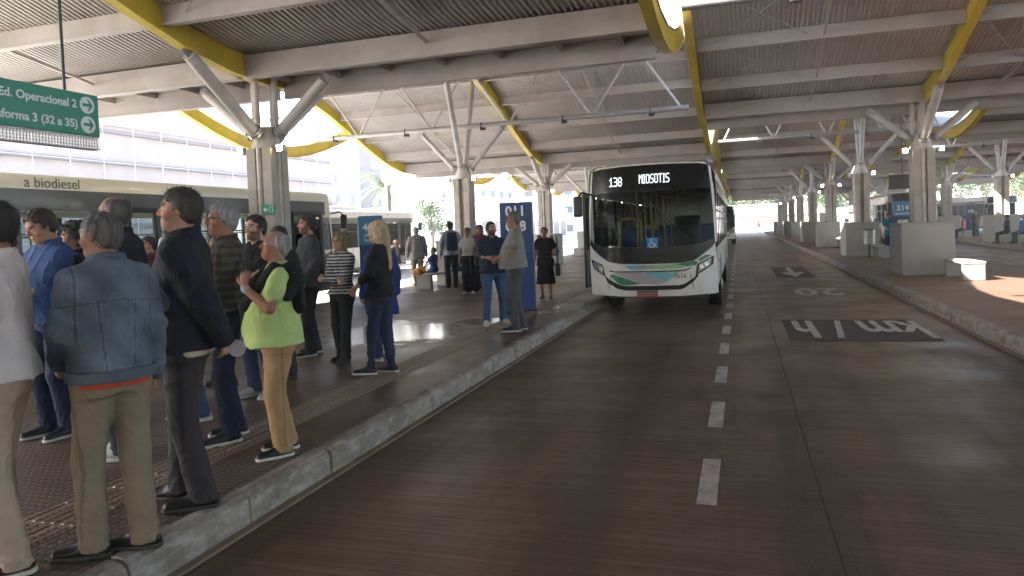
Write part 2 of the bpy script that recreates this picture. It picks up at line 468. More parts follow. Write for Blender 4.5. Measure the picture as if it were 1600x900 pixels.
ORD = ['first', 'second', 'third', 'fourth', 'fifth', 'sixth', 'seventh', 'eighth', 'ninth', 'tenth']
def truss(label, x0, x1, xc, y):
    t = empty('roof_truss', label, 'roof truss', (0, y, 0), 0, 'pipe trusses under the canopy crests')
    mb = MB(); mb.tube([(x0+.3, 0, 5.5), (x1-.3, 0, 5.5)], .085, 14); mb.build('bottom_chord', M['pipe'], t, smooth=True)
    n = max(4, round((x1-x0)/3.0)); st = (x1-x0-1.0)/n
    for i in range(n):
        a = x0+.5+i*st
        mb = MB(); mb.tube([(a+.06, 0, 5.56), (a+st/2-.07, 0, 7.5)], .04, 8); mb.build('web_member', M['strut'], t, smooth=True)
        mb = MB(); mb.tube([(a+st-.06, 0, 5.56), (a+st/2+.07, 0, 7.5)], .04, 8); mb.build('web_member', M['strut'], t, smooth=True)
    for i in range(n*2):
        xx = x0+.9+i*st/2
        mb = MB(); mb.box(xx-.01, xx+.17, -.06, .06, 5.33, 5.405); mb.box(xx+.02, xx+.05, -.1, .1, 5.40, 5.60)
        if i % 2: mb.build('pipe_clamp', M['dark'], t, bevel=.01)
    return t
for mi, (nm, lb, x0, x1, xc, cr) in enumerate(MODS):
    place = ['over the crowded platform', 'over the bus lane and bench island', 'over the second island', 'beyond the second island'][mi]
    q = 0
    for k in range(-2, 10):
        y = 12.5+k*HALF
        if abs(((y-cr)/HALF) % 2) < .01 or abs(((y-cr)/HALF) % 2-2) < .01:
            if y < 5 or y > 112: continue
            truss(f'zigzag pipe truss {place}, {ORD[q]} crest from the camera', x0, x1, xc, y); q += 1

# columns: concrete shaft with grooves, pipes in the grooves, four branching struts
M['lamp'] = mat('lamp_lens', (1, 1, 1), .3, emit=(1, .86, .62), emit_s=16.0)
def make_column(label, kind):
    c = empty('canopy_column', label, 'column')
    h = .285; g = .08; dp = .11
    poly = [(-h, -h), (-g, -h), (-g, -h+dp), (g, -h+dp), (g, -h), (h, -h), (h, -g), (h-dp, -g), (h-dp, g), (h, g), (h, h),
            (g, h), (g, h-dp), (-g, h-dp), (-g, h), (-h, h), (-h, g), (-h+dp, g), (-h+dp, -g), (-h, -g)]
    mb = MB(); mb.prism(poly, 'z', PZ, 3.72); mb.build('shaft', M['concrete'], c, bevel=.012)
    mb = MB(); mb.tube([(0, 0, 3.72), (0, 0, 3.9), (0, 0, 4.15)], [.3, .25, .17], 16); mb.build('head', M['strut'], c, smooth=True)
    def strut(p, q, r=.105):
        p = Vector(p); q = Vector(q); d = (q-p).normalized()
        mb = MB(); mb.tube([p+d*.28, q-d*.06], r, 16)
        s_ = mb.build('strut', M['strut'], c, smooth=True)
        mb = MB(); mb.tube([p+d*.27, p+d*.31], r+.04, 16); mb.tube([p+d*.33, p+d*.37], r+.04, 16); mb.build('collar', M['pipe'], s_, smooth=True)
        mb = MB(); mb.bar(q-d*.16, q+d*.10, .03, .16); mb.build('pin_plate', M['pipe'], s_)
    if kind == 'low':
        for sx in (-1, 1): strut((sx*.1, 0, 3.85), (sx*1.42, 0, 5.0))
        for sy in (-1, 1): strut((0, sy*.1, 3.85), (0, sy*2.1, 5.20), .115)
        for i, (px, py) in enumerate(((-.23, -.02), (.23, .02), (-.02, -.23), (.02, .23))):
            mb = MB(); mb.tube([(px, py, PZ+.1 if i > 1 else 1.0), (px, py, 5.18)], .058, 12)
            for z in (1.7, 2.9, 4.3, 5.05): mb.tube([(px, py, z), (px, py, z+.06)], .068, 12)
            mb.build('downpipe', M['strut'], c, smooth=True)
    else:
        for sx in (-1, 1): strut((sx*.1, 0, 3.85), (sx*1.5, 0, 5.38), .085)
        for sy in (-1, 1): strut((0, sy*.1, 3.85), (0, sy*1.3, 7.2), .095)
        for px in (-.23, .23):
            mb = MB(); mb.tube([(px, 0, .8), (px, 0, 3.75)], .05, 12); mb.build('downpipe', M['strut'], c, smooth=True)
    for sx in (-1, 1):
        mb = MB(); mb.bar((sx*.3, -.1, 3.70), (sx*.46, -.16, 3.70), .03, .03); mb.box(sx*.46-.07, sx*.46+.07, -.24, -.12, 3.63, 3.77)
        f = mb.build('floodlight', M['pipe'], c, bevel=.008)
        mb = MB(); mb.box(sx*.46-.058, sx*.46+.058, -.244, -.2405, 3.642, 3.758); mb.build('lens', M['lamp'] if kind == 'low' or sx > 0 else M['white'], f)
    return c

def make_plinth(label):
    b = MB(); b.box(-.64, .64, -.65, 1.05, PZ, 1.60)
    o = b.build('column_plinth', M['plinth'], None, bevel=.015)
    tag(o, label, 'plinth', 'plaster plinths round the column feet')
    t = MB(); t.box(-.655, .655, -.665, 1.065, 1.60, 1.645); t.build('coping', M['plinth'], o, bevel=.012)
    return o

def make_bench(label):
    o = empty('concrete_bench', label, 'bench', (0, 0, 0), 0, 'concrete benches by the columns')
    for y in (-.85, .67):
        mb = MB(); mb.box(-.235, .235, y, y+.19, PZ, .625); mb.build('leg', M['plinth'], o, bevel=.02)
    mb = MB(); mb.box(-.25, .25, -.87, .88, .626, .69); mb.build('seat', M['plinth'], o, bevel=.02)
    return o

ROWS = [(-9.0, 'on the crowded platform', 23.4), (5.03, 'on the bench island', 12.5), (13.5, 'on the second island', 23.4)]
proto = {}
for ri, (x, where, cr) in enumerate(ROWS):
    q = 0
    for k in range(0, 9):
        y = 12.5+k*HALF
        if y < 20 and ri: continue
        crest = round((y-cr)/HALF) % 2 == 0
        kd = 'high' if crest else 'low'
        lab = ('concrete column with four thick struts and gutter pipes ' if kd == 'low' else 'concrete column with slim struts reaching a pipe truss ')+where+', '+ORD[q]+' in the row'
        if kd not in proto: proto[kd] = c = make_column(lab, kd)
        else: c = copy_tree(proto[kd])
        c.location = (x, y, 0); c['label'] = lab; c['group'] = 'canopy columns'
        lab = 'grey plaster plinth round the foot of the '+ORD[q]+' column '+where
        if 'plinth' not in proto: proto['plinth'] = p = make_plinth(lab)
        else: p = copy_tree(proto['plinth'])
        p.location = (x-.19 if ri else x+.1, y-.75, 0); p['label'] = lab
        lab = 'low concrete bench before the '+ORD[q]+' plinth '+where
        if ri == 0 and k == 0: q += 1; continue
        if 'bench' not in proto: proto['bench'] = b = make_bench(lab)
        else: b = copy_tree(proto['bench'])
        b.location = (x+.34 if ri else x-.1, y-2.6, 0); b['label'] = lab
        q += 1
# ------------------------------------------------------------------ buses
M['bus_white'] = mat('bus_white_paint', (.70, .70, .68), .34, var=.05, coat=.3, dirt=(.42, .38, .34), dirt_scale=2.5, dirt_amt=.5)
M['bus_cream'] = mat('bus_cream_paint', (.84, .78, .62), .35, var=.04, coat=.3)
M['bus_grey'] = mat('bus_grey_paint', (.075, .08, .085), .35, var=.08, coat=.3)
M['bus_black'] = mat('bus_black_gloss', (.008, .009, .010), .22, var=.2, spec=.3)
M['green'] = mat('livery_green', (.012, .19, .10), .35, var=.06)
M['pale_green'] = mat('livery_pale_green', (.25, .50, .22), .35, var=.06)
M['sky_blue'] = mat('livery_sky_blue', (.16, .44, .52), .35, var=.06)
M['mauve'] = mat('livery_mauve_grey', (.42, .37, .41), .35, var=.06)
M['chrome'] = mat('chrome', (.7, .7, .7), .15, .9, var=.05)
M['led'] = mat('led_white', (.9, .95, 1), .4, emit=(.85, .95, 1), emit_s=.28)
M['head_lens'] = mat('headlight_lens', (.45, .47, .5), .12, .3, var=.3, scale=14)
M['amber'] = mat('amber_lens', (.8, .22, .02), .25, var=.1)
M['plate'] = mat('plate_red_grey', (.36, .11, .10), .5, var=.2, scale=20)
M['seat_blue'] = mat('seat_fabric', (.03, .10, .25), .8, var=.2)
M['rail_yellow'] = mat('handrail_yellow', (.72, .50, .05), .35, var=.05)
M['interior'] = mat('bus_interior', (.22, .22, .23), .7, var=.1)
M['ink'] = mat('grey_lettering', (.12, .12, .10), .6, var=.05)
M['letter_white'] = mat('white_lettering', (.78, .78, .76), .5, var=.03)
M['info_blue'] = mat('info_blue', (.03, .22, .50), .45, var=.05)

def fy(x, z): return .26*(min(abs(x), 1.3)/1.27)**3.2 + .045*max(0, z-1.25)**2

def front_patch(name, poly, off, material, parent, th=.012, cut=.12):
    """outline in (x, z) wrapped over the curved bus front; off < 0 stands proud"""
    bm = bmesh.new()
    bm.faces.new([bm.verts.new((a, 0, b)) for a, b in poly])
    xs = [p[0] for p in poly]; zs = [p[1] for p in poly]
    for lo, hi, ax in ((min(xs), max(xs), 0), (min(zs), max(zs), 2)):
        t = math.floor(lo/cut)*cut
        while t < hi:
            t += cut
            if lo+.004 < t < hi-.004:
                co = [0, 0, 0]; no = [0, 0, 0]; co[ax] = t; no[ax] = 1
                bmesh.ops.bisect_plane(bm, geom=bm.verts[:]+bm.edges[:]+bm.faces[:], plane_co=co, plane_no=no)
    bmesh.ops.triangulate(bm, faces=[f for f in bm.faces if len(f.verts) > 4])
    for v in bm.verts: v.co.y = fy(v.co.x, v.co.z)+off
    bm.normal_update()
    if bm.faces and sum(f.normal.y for f in bm.faces) > 0: bmesh.ops.reverse_faces(bm, faces=bm.faces[:])
    ret = bmesh.ops.extrude_face_region(bm, geom=bm.faces[:])
    for v in [g for g in ret['geom'] if isinstance(g, bmesh.types.BMVert)]: v.co.y += th
    bmesh.ops.recalc_face_normals(bm, faces=bm.faces[:])
    me = bpy.data.meshes.new(name); bm.to_mesh(me); bm.free(); me.materials.append(material)
    me.shade_smooth(); me.set_sharp_from_angle(angle=.5)
    o = bpy.data.objects.new(name, me); COL.objects.link(o)
    if parent: o.parent = parent
    return o

def PX(pts, kx=.00379, kz=.0038): return [((a-485)*kx, .36+(760-b)*kz) for a, b in pts]

def make_wheel(parent, x, y, r=.48, wd=.28):
    s = 1 if x > 0 else -1
    w_ = empty('wheel', None, None, (x, y, r)); w_.parent = parent
    mb = MB(); mb.tube([(-wd/2*s, 0, 0), (-wd/2*s*.8, 0, 0), (wd/2*s*.8, 0, 0), (wd/2*s, 0, 0)], [r-.05, r, r, r-.05], 28)
    mb.build('tyre', M['rubber'], w_, smooth=True)
    mb = MB(); mb.tube([(wd/2*s-.02*s, 0, 0), (wd/2*s+.012*s, 0, 0), (wd/2*s-.06*s, 0, 0), (wd/2*s+.05*s, 0, 0)], [r*.62, r*.58, r*.36, r*.2], 24)
    mb.build('rim', M['pipe'], w_, smooth=True)
    return w_

def make_bus(name, label, L_, upper, lower, band, doors=(), nwin=7, dark_side=False, bt=2.66, roof_box=True):
    b = empty(name, label, 'bus', (0, 0, 0))
    zt = 3.02; hw = 1.275; zw0, zw1 = 1.28, 2.42
    # cross-section pieces swept along the bus; the front ring follows the curved front
    def sweep(poly, nm, material, y1=None):
        n = len(poly); y1 = y1 or L_
        v = [(x, fy(x, z)+.004, z) for x, z in poly]+[(x, .6, z) for x, z in poly]+[(x, y1, z) for x, z in poly]
        f = []
        for k in (0, n):
            for i in range(n):
                j = (i+1) % n; f.append((k+i, k+j, k+n+j, k+n+i))
        mb = MB().add(v, f); return mb
    r = .22
    arc = [(hw-r+r*math.sin(t), zt-r+r*math.cos(t)) for t in [math.pi/2*i/6 for i in range(7)]]
    roof = [(-x, z) for x, z in reversed(arc)] + arc
    tin = .05
    # upper shell (roof and the strip above the windows): outer + inner outline
    outer = [(-hw, zw1)]+roof+[(hw, zw1)]
    inner = [(x*(1-tin/hw), z-tin*(1 if z > zw1 else 0)) for x, z in outer]
    ring = outer+inner[::-1]
    sweep(ring, 'upper', upper).build('roof_shell', upper, b, smooth=True)
    low = [(-hw, zw0), (-hw-.005, .55), (-hw+.05, .36), (hw-.05, .36), (hw+.005, .55), (hw, zw0)]
    lin = [(hw-tin, zw0), (hw-tin, .42), (-hw+tin, .42), (-hw+tin, zw0)]
    sweep(low+lin, 'lower', lower).build('body', lower, b, smooth=True)
    # rear wall
    mb = MB(); mb.prism([(-hw+.02, .4), (hw-.02, .4), (hw-.02, 2.8), (hw-.2, 2.97), (-hw+.2, 2.97), (-hw+.02, 2.8)], 'y', L_-.05, L_+.06)
    mb.build('rear_panel', lower, b, bevel=.03)
    # window pillars and glass
    y0 = .75; step = (L_-y0-.3)/nwin
    for s in (-1, 1):
        for i in range(nwin+1):
            mb = MB(); y = y0+i*step
            mb.box(s*hw-.045 if s > 0 else s*hw+.0, s*hw if s > 0 else s*hw+.045, y-.06, y+.06, zw0, zw1); mb.build('window_pillar', band, b)
        mb = MB(); mb.box(s*hw-.04 if s > 0 else s*hw, s*hw if s > 0 else s*hw+.04, L_-.3, L_, zw0, zw1)
        mb.build('rear_pillar', band, b)
        for i in range(nwin):
            ya, yb = y0+i*step+.06, y0+(i+1)*step-.06
            if s in doors and i in doors[s]: continue
            g = MB(); g.box(s*(hw-.022), s*(hw-.012), ya, yb, zw0+.02, zw1-.02); wn = g.build('window', M['glass'], b)
            g = MB(); z_ = 2.02
            g.box(s*hw-.02 if s > 0 else s*hw-.006, s*hw+.006 if s > 0 else s*hw+.02, ya, yb, z_, z_+.03)
            g.build('sash', M['black'], wn)
        if s in doors:
            for i in doors[s]:
                ya, yb = y0+i*step+.06, y0+(i+1)*step-.06
                d = MB()
                for q in (ya, (ya+yb)/2-.03, yb-.06): d.box(s*hw-.03, s*hw+.03, q, q+.06, .44, 2.50)
                d.box(s*hw-.03, s*hw+.03, ya+.061, yb-.061, .44, .62); d.box(s*hw-.03, s*hw+.03, ya+.061, yb-.061, 2.40, 2.50)
                d_ = d.build('door', M['black'], b)
                g = MB(); g.box(s*(hw+.004), s*(hw+.012), ya+.06, yb-.06, .62, 2.40); g.build('pane', M['glass'], d_)
        # band above and below the windows
        mb = MB(); mb.box(s*hw-.004 if s > 0 else s*hw-.006, s*hw+.006 if s > 0 else s*hw+.004, .6, L_-.02, zw1-.005, bt)
        mb.build('window_band', band, b)
    # floor, seats, rails
    mb = MB(); mb.box(-hw+.06, hw-.06, .5, L_-.1, .43, .62); mb.box(-hw+.1, hw-.1, .35, .6, .62, 1.18); mb.build('floor', M['interior'], b)
    for i in range(2, nwin+4):
        y = 1.4+i*(L_-2.6)/(nwin+4)
        for s in (-1, 1):
            mb = MB(); mb.box(s*.78-.40, s*.78+.40, y, y+.42, 1.0, 1.1); mb.box(s*.78-.40, s*.78+.40, y+.40, y+.48, 1.101, 1.75); mb.box(s*.78-.1, s*.78+.1, y+.1, y+.3, .621, .999)
            mb.build('seat', M['seat_blue'], b, bevel=.03)
    mb = MB()
    for i in range(nwin):
        y = 1.3+i*step
        for s in (-1, 1): mb.tube([(s*.42, y+(.4 if s > 0 else 0), .62), (s*.42, y+(.4 if s > 0 else 0), 2.85)], .018, 6)
    for s in (-1, 1): mb.tube([(s*.42, .9, 2.6), (s*.42, L_-.5, 2.6)], .016, 6)
    mb.build('handrail', M['rail_yellow'], b)
    # wheels in dark arches
    for y in (2.62, L_-3.2):
        for s in (-1, 1):
            mb = MB(); mb.tube([(s*(hw-.1), y, .46), (s*(hw+.008), y, .46)], .60, 24); mb.build('wheel_arch', M['black'], b)
            make_wheel(b, s*(hw-.15), y)
    mb = MB(); mb.box(-1.05, 1.05, 1.0, L_-.6, .22, .415); mb.build('chassis', M['black'], b)
    if roof_box:
        mb = MB(); mb.box(-.75, .75, L_*.45, L_*.45+2.4, zt+.002, zt+.2); mb.build('roof_unit', upper, b, bevel=.07)
    # ---- front
    top = [(172, 82), (230, 73), (350, 68), (485, 66), (620, 68), (740, 72), (788, 80)]
    sideR = [(800, 205)]; sideL = [(163, 205)]
    front_patch('display_panel', PX(top+sideR+sideL), -.004, M['bus_black'], b)
    glassp = [(163, 207), (800, 207), (807, 330), (809, 440), (803, 470), (740, 492), (620, 500), (485, 502), (350, 500), (230, 494), (168, 474), (152, 440), (154, 330)]
    front_patch('windscreen', PX(glassp), -.004, M['screen_glass'], b, th=.008)
    maskb = [(152, 442), (168, 476), (230, 496), (350, 502), (485, 504), (620, 502), (740, 494), (803, 472), (809, 442), (812, 485), (800, 508), (760, 540), (705, 578), (640, 588), (485, 591), (330, 588), (262, 578), (215, 550), (165, 508), (148, 480)]
    front_patch('windscreen_mask', PX(maskb), -.006, M['bus_black'], b)
    fasc = [(146, 486), (165, 512), (215, 553), (262, 581), (330, 591), (485, 594), (640, 591), (705, 581), (760, 543), (800, 511), (813, 490), (822, 600), (822, 755), (640, 764), (485, 765), (330, 764), (148, 755), (143, 600)]
    front_patch('front_panel', PX(fasc), -.002, lower, b, th=.03)
    # corner posts beside the black front
    front_patch('corner_post', PX([(172, 82), (163, 205), (154, 330), (148, 484), (146, 486), (144, 330), (152, 205), (162, 92)]), -.001, lower if not dark_side else upper, b, th=.03, cut=.3)
    front_patch('corner_post', PX([(788, 80), (800, 205), (807, 330), (813, 488), (821, 486), (820, 330), (813, 205), (800, 92)]), -.001, lower if not dark_side else upper, b, th=.03, cut=.3)
    front_patch('corner_post', PX([(162, 92), (172, 82), (230, 73), (350, 68), (485, 66), (620, 68), (740, 72), (788, 80), (800, 92), (772, 66), (485, 58), (198, 66)]), -.001, upper, b, th=.03, cut=.15)
    vband = [(228, 648), (255, 672), (312, 702), (345, 708), (485, 709), (630, 707), (655, 700), (705, 668), (722, 645), (724, 662), (700, 690), (655, 722), (630, 730), (485, 732), (345, 732), (300, 722), (245, 690)]
    front_patch('grille_band', PX(vband), -.010, M['bus_black'], b)
    for pts in ([(150, 562), (172, 572), (212, 590), (222, 604), (234, 656), (205, 640), (165, 612)], [(806, 558), (780, 570), (728, 596), (720, 606), (711, 658), (745, 640), (800, 604)]):
        h = front_patch('headlight', PX(pts), -.012, M['bus_black'], b)
        cx = sum(p[0] for p in pts)/len(pts); cy_ = sum(p[1] for p in pts)/len(pts)
        front_patch('lens', PX([((p[0]-cx)*.72+cx, (p[1]-cy_)*.72+cy_) for p in pts]), -.016, M['head_lens'], h, cut=.05)
        for dx, dy, q in ((-12, -4, 11), (14, 8, 12)):
            px_ = cx+(dx if cx < 485 else -dx)
            c8 = [(px_+q*math.cos(t*math.pi/5), cy_+dy+q*math.sin(t*math.pi/5)) for t in range(10)]
            front_patch('reflector', PX(c8), -.022, M['chrome'], h, cut=.05)
    pl = front_patch('number_plate', PX([(405, 735), (515, 735), (515, 766), (405, 766)]), -.02, M['plate'], b)
    front_patch('plate_strip', PX([(405, 733), (515, 733), (515, 742), (405, 742)]), -.024, M['bus_grey'], pl)
    # wipers
    for x0, x1, z0, z1 in ((-.75, -.15, 1.46, 2.05), (.75, .12, 1.46, 2.1)):
        mb = MB(); p = [(x0+(x1-x0)*t, 0, z0+(z1-z0)*t) for t in (0, .5, 1)]
        p = [(a, fy(a, c)-.03, c) for a, _, c in p]
        mb.tube(p, .011, 6); a, c = x1, z1
        q = [(a+t*.35*(1 if x0 < 0 else -1), 0, c+t*.5) for t in (-.7, 0, .8)]
        mb.tube([(u, fy(u, v)-.026, v) for u, _, v in q], .012, 6)
        mb.build('wiper', M['black'], b)
    for s in (-1,):
        mb = MB(); mb.tube([(s*1.2, .16, 2.45), (s*1.36, -.02, 2.50), (s*1.42, -.10, 2.42)], .022, 8)
        m_ = mb.build('mirror_arm', M['black'], b, smooth=True)
        mb = MB(); mb.box(s*1.43-.09, s*1.43+.09, -.18, -.06, 2.0, 2.42); mb.build('mirror', M['black'], m_, bevel=.04)
    return b

def lift(b, dz=.11):
    for ch in b.children:
        if not ch.name.startswith('wheel') or ch.name.startswith('wheel_arch'): ch.location.z += dz

# the white bus at the platform, its front to the camera
bus = make_bus('city_bus', 'white city bus with green and blue front stripes showing route 138 on its display', 12.2, M['bus_white'], M['bus_white'], M['bus_black'], nwin=8)
for nm, pts, mt in (('livery_stripe', [(340, 597), (455, 599), (452, 621), (372, 620)], 'sky_blue'),
                    ('livery_stripe', [(457, 599), (600, 597), (665, 611), (640, 619), (454, 621)], 'pale_green'),
                    ('livery_stripe', [(606, 596), (640, 592), (708, 582), (722, 590), (716, 603), (668, 610)], 'green'),
                    ('livery_stripe', [(728, 574), (764, 553), (796, 556), (760, 572), (732, 586)], 'green'),
                    ('livery_stripe', [(258, 652), (275, 643), (430, 697), (345, 705), (312, 700)], 'green'),
                    ('livery_stripe', [(282, 640), (300, 635), (430, 634), (560, 690), (520, 700), (436, 698)], 'mauve'),
                    ('livery_stripe', [(495, 634), (560, 633), (605, 655), (562, 690), (440, 640)], 'sky_blue'),
                    ('livery_stripe', [(564, 633), (640, 631), (612, 652)], 'pale_green')):
    front_patch(nm, PX(pts), -.006, M[mt], bus, th=.006)
front_patch('crease_line', PX([(258, 622), (285, 628), (485, 630), (650, 628), (690, 616), (692, 621), (652, 634), (485, 636), (283, 634), (256, 628)]), -.008, M['bus_black'], bus)
for x0 in (-.90, .80):
    front_patch('panel_gap', [(x0, .50), (x0+.012, .50), (x0+(.07 if x0 < 0 else -.05)+.012, .78), (x0+(.07 if x0 < 0 else -.05), .78)], -.004, M['bus_black'], bus, th=.004)
text('number_lettering', '7616', .125, M['ink'], bus, (.435, fy(.55, .7)-.028, .70), (R(90), 0, R(6)))
text('maker_lettering', 'CAIO', .085, M['chrome'], bus, (-.10, -.016, .915), (R(90), 0, 0), 'CENTER', .006, 1.5)
mb = MB(); mb.box(-.055, -.045, -.03, -.006, .72, .80); mb.box(-.043, -.015, -.03, -.006, .72, .75); mb.build('emblem', M['chrome'], bus)
# dot matrix display
GLY = {'1': '00100 01100 10100 00100 00100 00100 00100 00100 11111', '3': '11110 00001 00001 00001 01110 00001 00001 00001 11110', '8': '01110 10001 10001 10001 01110 10001 10001 10001 01110',
       'M': '10001 11011 10101 10101 10001 10001 10001 10001 10001', 'I': '111 010 010 010 010 010 010 010 111', 'O': '01110 10001 10001 10001 10001 10001 10001 10001 01110',
       'S': '01111 10000 10000 10000 01110 00001 00001 00001 11110', 'T': '11111 00100 00100 00100 00100 00100 00100 00100 00100'}
def led(word, x, z, p, h):
    mb = MB()
    for ch in word:
        rows = GLY[ch].split(); n = len(rows[0])
        for i, rw in enumerate(rows):
            for j, c_ in enumerate(rw):
                if c_ == '1':
                    a = x+j*p; zz = z-i*h
                    y = fy(a, zz)-.022
                    mb.box(a-p*.47, a+p*.47, y, y+.01, zz-h*.48, zz+h*.48)
        x += (n+.9)*p
    return mb.build('display_lettering', M['led'], bus)
led('138', -.80, 2.765, .0155, .0205)
led('MIOSOTIS', -.19, 2.795, .0142, .0205)
# blue access sticker
st_ = front_patch('access_sticker', PX([(466, 455), (523, 455), (523, 507), (466, 507)]), -.012, M['info_blue'], bus, th=.004)
mb = MB(); cx, cz = .045, 1.40
ring = [(cx-.02+.05*math.cos(t), -.012, cz-.02+.05*math.sin(t)) for t in [math.pi*(.75+1.35*i/14) for i in range(15)]]
mb.tube(ring, .008, 6); mb.tube([(cx-.03, -.012, cz+.07), (cx-.025, -.012, cz+.01), (cx+.03, -.012, cz+.005), (cx+.05, -.012, cz-.05), (cx+.07, -.012, cz-.045)], .009, 6)
ball(mb, (cx-.032, -.012, cz+.09), .014, 8, 5)
mb.build('symbol', M['letter_white'], st_)
# yellow partition frame, ticket machine, blue bag on the seat behind the screen
mb = MB(); mb.tube([(-.85, 1.5, .7), (-.85, 1.5, 1.88), (-.78, 1.5, 1.93), (-.42, 1.5, 1.93), (-.37, 1.5, 1.88), (-.37, 1.5, .7)], .028, 10); mb.build('partition_rail', M['rail_yellow'], bus, smooth=True)
mb = MB(); mb.tube([(-.15, 1.8, .7), (-.15, 1.8, 1.9)], .025, 8); mb.box(-.28, -.02, 1.7, 1.86, 1.68, 1.78); mb.tube([(.12, 1.9, .7), (.10, 1.9, 2.3)], .022, 8); mb.build('turnstile', M['rail_yellow'], bus)
mb = MB(); mb.box(-.33, -.12, 1.25, 1.42, 1.24, 1.46); mb.build('cash_box', M['info_blue'], bus, bevel=.03)
mb = MB(); mb.tube([(.62+.2*math.cos(t), .78+.06*math.sin(t), 1.42+.18*math.sin(t)) for t in [2*math.pi*i/18 for i in range(19)]], .016, 6); mb.build('steering_wheel', M['black'], bus)
mb = MB(); mb.box(.38, .92, 1.2, 1.32, 1.1, 1.95); mb.box(.38, .92, .95, 1.19, 1.0, 1.12); mb.build('driver_seat', M['black'], bus, bevel=.04)
# open door leaf on the platform side
mb = MB()
for z0, z1, y0, y1 in ((.50, 2.48, .33, .38), (.50, 2.48, .86, .91)): mb.box(-1.43, -1.385, y0, y1, z0, z1)
mb.box(-1.43, -1.385, .381, .859, .50, .60); mb.box(-1.43, -1.385, .381, .859, 2.42, 2.48); mb.bar((-1.38, .36, .53), (-1.2, .36, .53), .03, .03); mb.bar((-1.38, .36, 2.45), (-1.2, .36, 2.45), .03, .03)
dl = mb.build('door', M['black'], bus, bevel=.008)
g = MB(); g.box(-1.415, -1.405, .38, .86, .60, 2.42); g.build('pane', M['glass'], dl)
mb = MB(); mb.box(1.275, 1.29, .9, 1.02, .95, 1.02); mb.build('side_marker', M['amber'], bus)
lift(bus); bus.location = (-1.71, 14.72, 0)

b2 = copy_tree(bus); b2.location = (-1.62, 60.5, 0); b2['label'] = 'white city bus queued far behind the first one, only its right side showing'
for ch in list(b2.children):
    if ch.name.split('.')[0] in ('display_lettering', 'number_lettering', 'maker_lettering'): bpy.data.objects.remove(ch)

# cream and grey bus on the outer road, its front away from the camera
cb = make_bus('city_bus', 'grey and cream bus with biodiesel lettering parked behind the waiting crowd', 12.6, M['bus_cream'], M['bus_grey'], M['bus_grey'], doors={-1: (0, 4)}, nwin=8, dark_side=True, bt=2.76, roof_box=False)
cb.location = (-12.0, 17.9, 0); cb.rotation_euler = (0, 0, math.pi)
def side_text(bus_, body, y, z, size, sd=-1):
    return text('roof_lettering', body, size, M['ink'], bus_, (sd*1.278, y, z), (R(90), 0, R(-90) if sd < 0 else R(90)), 'CENTER', .002)
side_text(cb, 'a biodiesel', 8.75, 2.79, .24)
side_text(cb, 'mobile', 2.4, 2.79, .17)
side_text(cb, 'Torino', .95, 2.58, .1)
lift(cb)
# shift lettering: the cream strip starts above the grey band

wb = make_bus('city_bus', 'white bus with grey roof trim waiting beyond the blue 415 totem', 12.4, M['bus_white'], M['bus_white'], M['bus_grey'], doors={-1: (0,)}, nwin=8)
lift(wb); wb.location = (-18.2, 36.5, 0); wb.rotation_euler = (0, 0, math.pi)
rb = make_bus('city_bus', 'dark fronted bus standing in the lane behind the 314 totem', 12.0, M['bus_white'], M['bus_white'], M['bus_black'], nwin=8)
lift(rb); rb.location = (9.4, 46.0, 0)
rb2 = make_bus('city_bus', 'long white bus at the far right beyond the second island, side doors open', 13.0, M['bus_white'], M['bus_white'], M['bus_grey'], doors={-1: (1, 4)}, nwin=8)
lift(rb2); rb2.location = (22.0, 73.0, 0); rb2.rotation_euler = (0, 0, R(12))
rb3 = copy_tree(rb2); rb3.location = (11.2, 66.0, 0); rb3.rotation_euler = (0, 0, R(-2)); rb3['label'] = 'white bus waiting behind the dark fronted bus in the island lane'

# ------------------------------------------------------------------ signs and street furniture
M['sign_green'] = mat('sign_green', (.022, .215, .145), .45, var=.06)
M['totem_blue'] = mat('totem_blue', (.018, .055, .19), .4, var=.08)
M['totem_light'] = mat('totem_light_blue', (.03, .26, .50), .4, var=.06)
M['sign_glyph'] = mat('sign_lettering', (.62, .68, .66), .5, var=.03)

def totem(label, x, y, wd, dp, h, rz, lines, head=None, band=None):
    t = empty('stop_totem', label, 'totem', (x, y, PZ), rz, 'blue stop totems')
    mb = MB(); mb.box(-wd/2, wd/2, 0, dp, .04, h); mb.build('panel', M['totem_blue'], t, bevel=.012)
    mb = MB(); mb.box(-wd/2-.03, wd/2+.03, -.03, dp+.03, 0, .039); mb.build('base', M['dark'], t, bevel=.006)
    if band:
        mb = MB(); mb.box(-wd/2+.004, wd/2-.004, -.006, -.0005, band[0], band[1]); mb.build('header', M['totem_light'], t)
    for body, z, s in lines:
        text('lettering', body, s, M['letter_white'], t, (0, -.012, z), (R(90), 0, 0), 'CENTER', .002, 1.0, .006*s/.2)
    return t
totem('blue totem reading 011 behind the two talking men', -4.36, 14.2, .66, .22, 2.24, R(8), [('011', 1.97, .28), ('018', 1.66, .28)])
totem('blue totem reading 415 behind the striped top woman', -9.2, 17.0, .62, .2, 2.2, R(20), [('415', 1.82, .27), ('JARDIM', 1.66, .10), ('NORTE', 1.53, .10)], band=(1.45, 2.18))
tt = totem('blue totem reading 314 at the second bench island column', 5.98, 31.0, .66, .2, 2.18, R(-6), [('314', 1.82, .28), ('MUNICIPAL', 1.66, .10)], band=(1.60, 2.16))
mb = MB(); mb.box(-.18, .18, -.008, -.003, 1.30, 1.46); mb.box(-.13, -.05, -.008, -.003, 1.25, 1.30); mb.box(.05, .13, -.008, -.003, 1.25, 1.30); mb.build('bus_symbol', M['letter_white'], tt)
totem('blue totem reading 172 on the second island', 14.9, 56.0, .6, .2, 2.0, R(-8), [('172', 1.6, .25)])

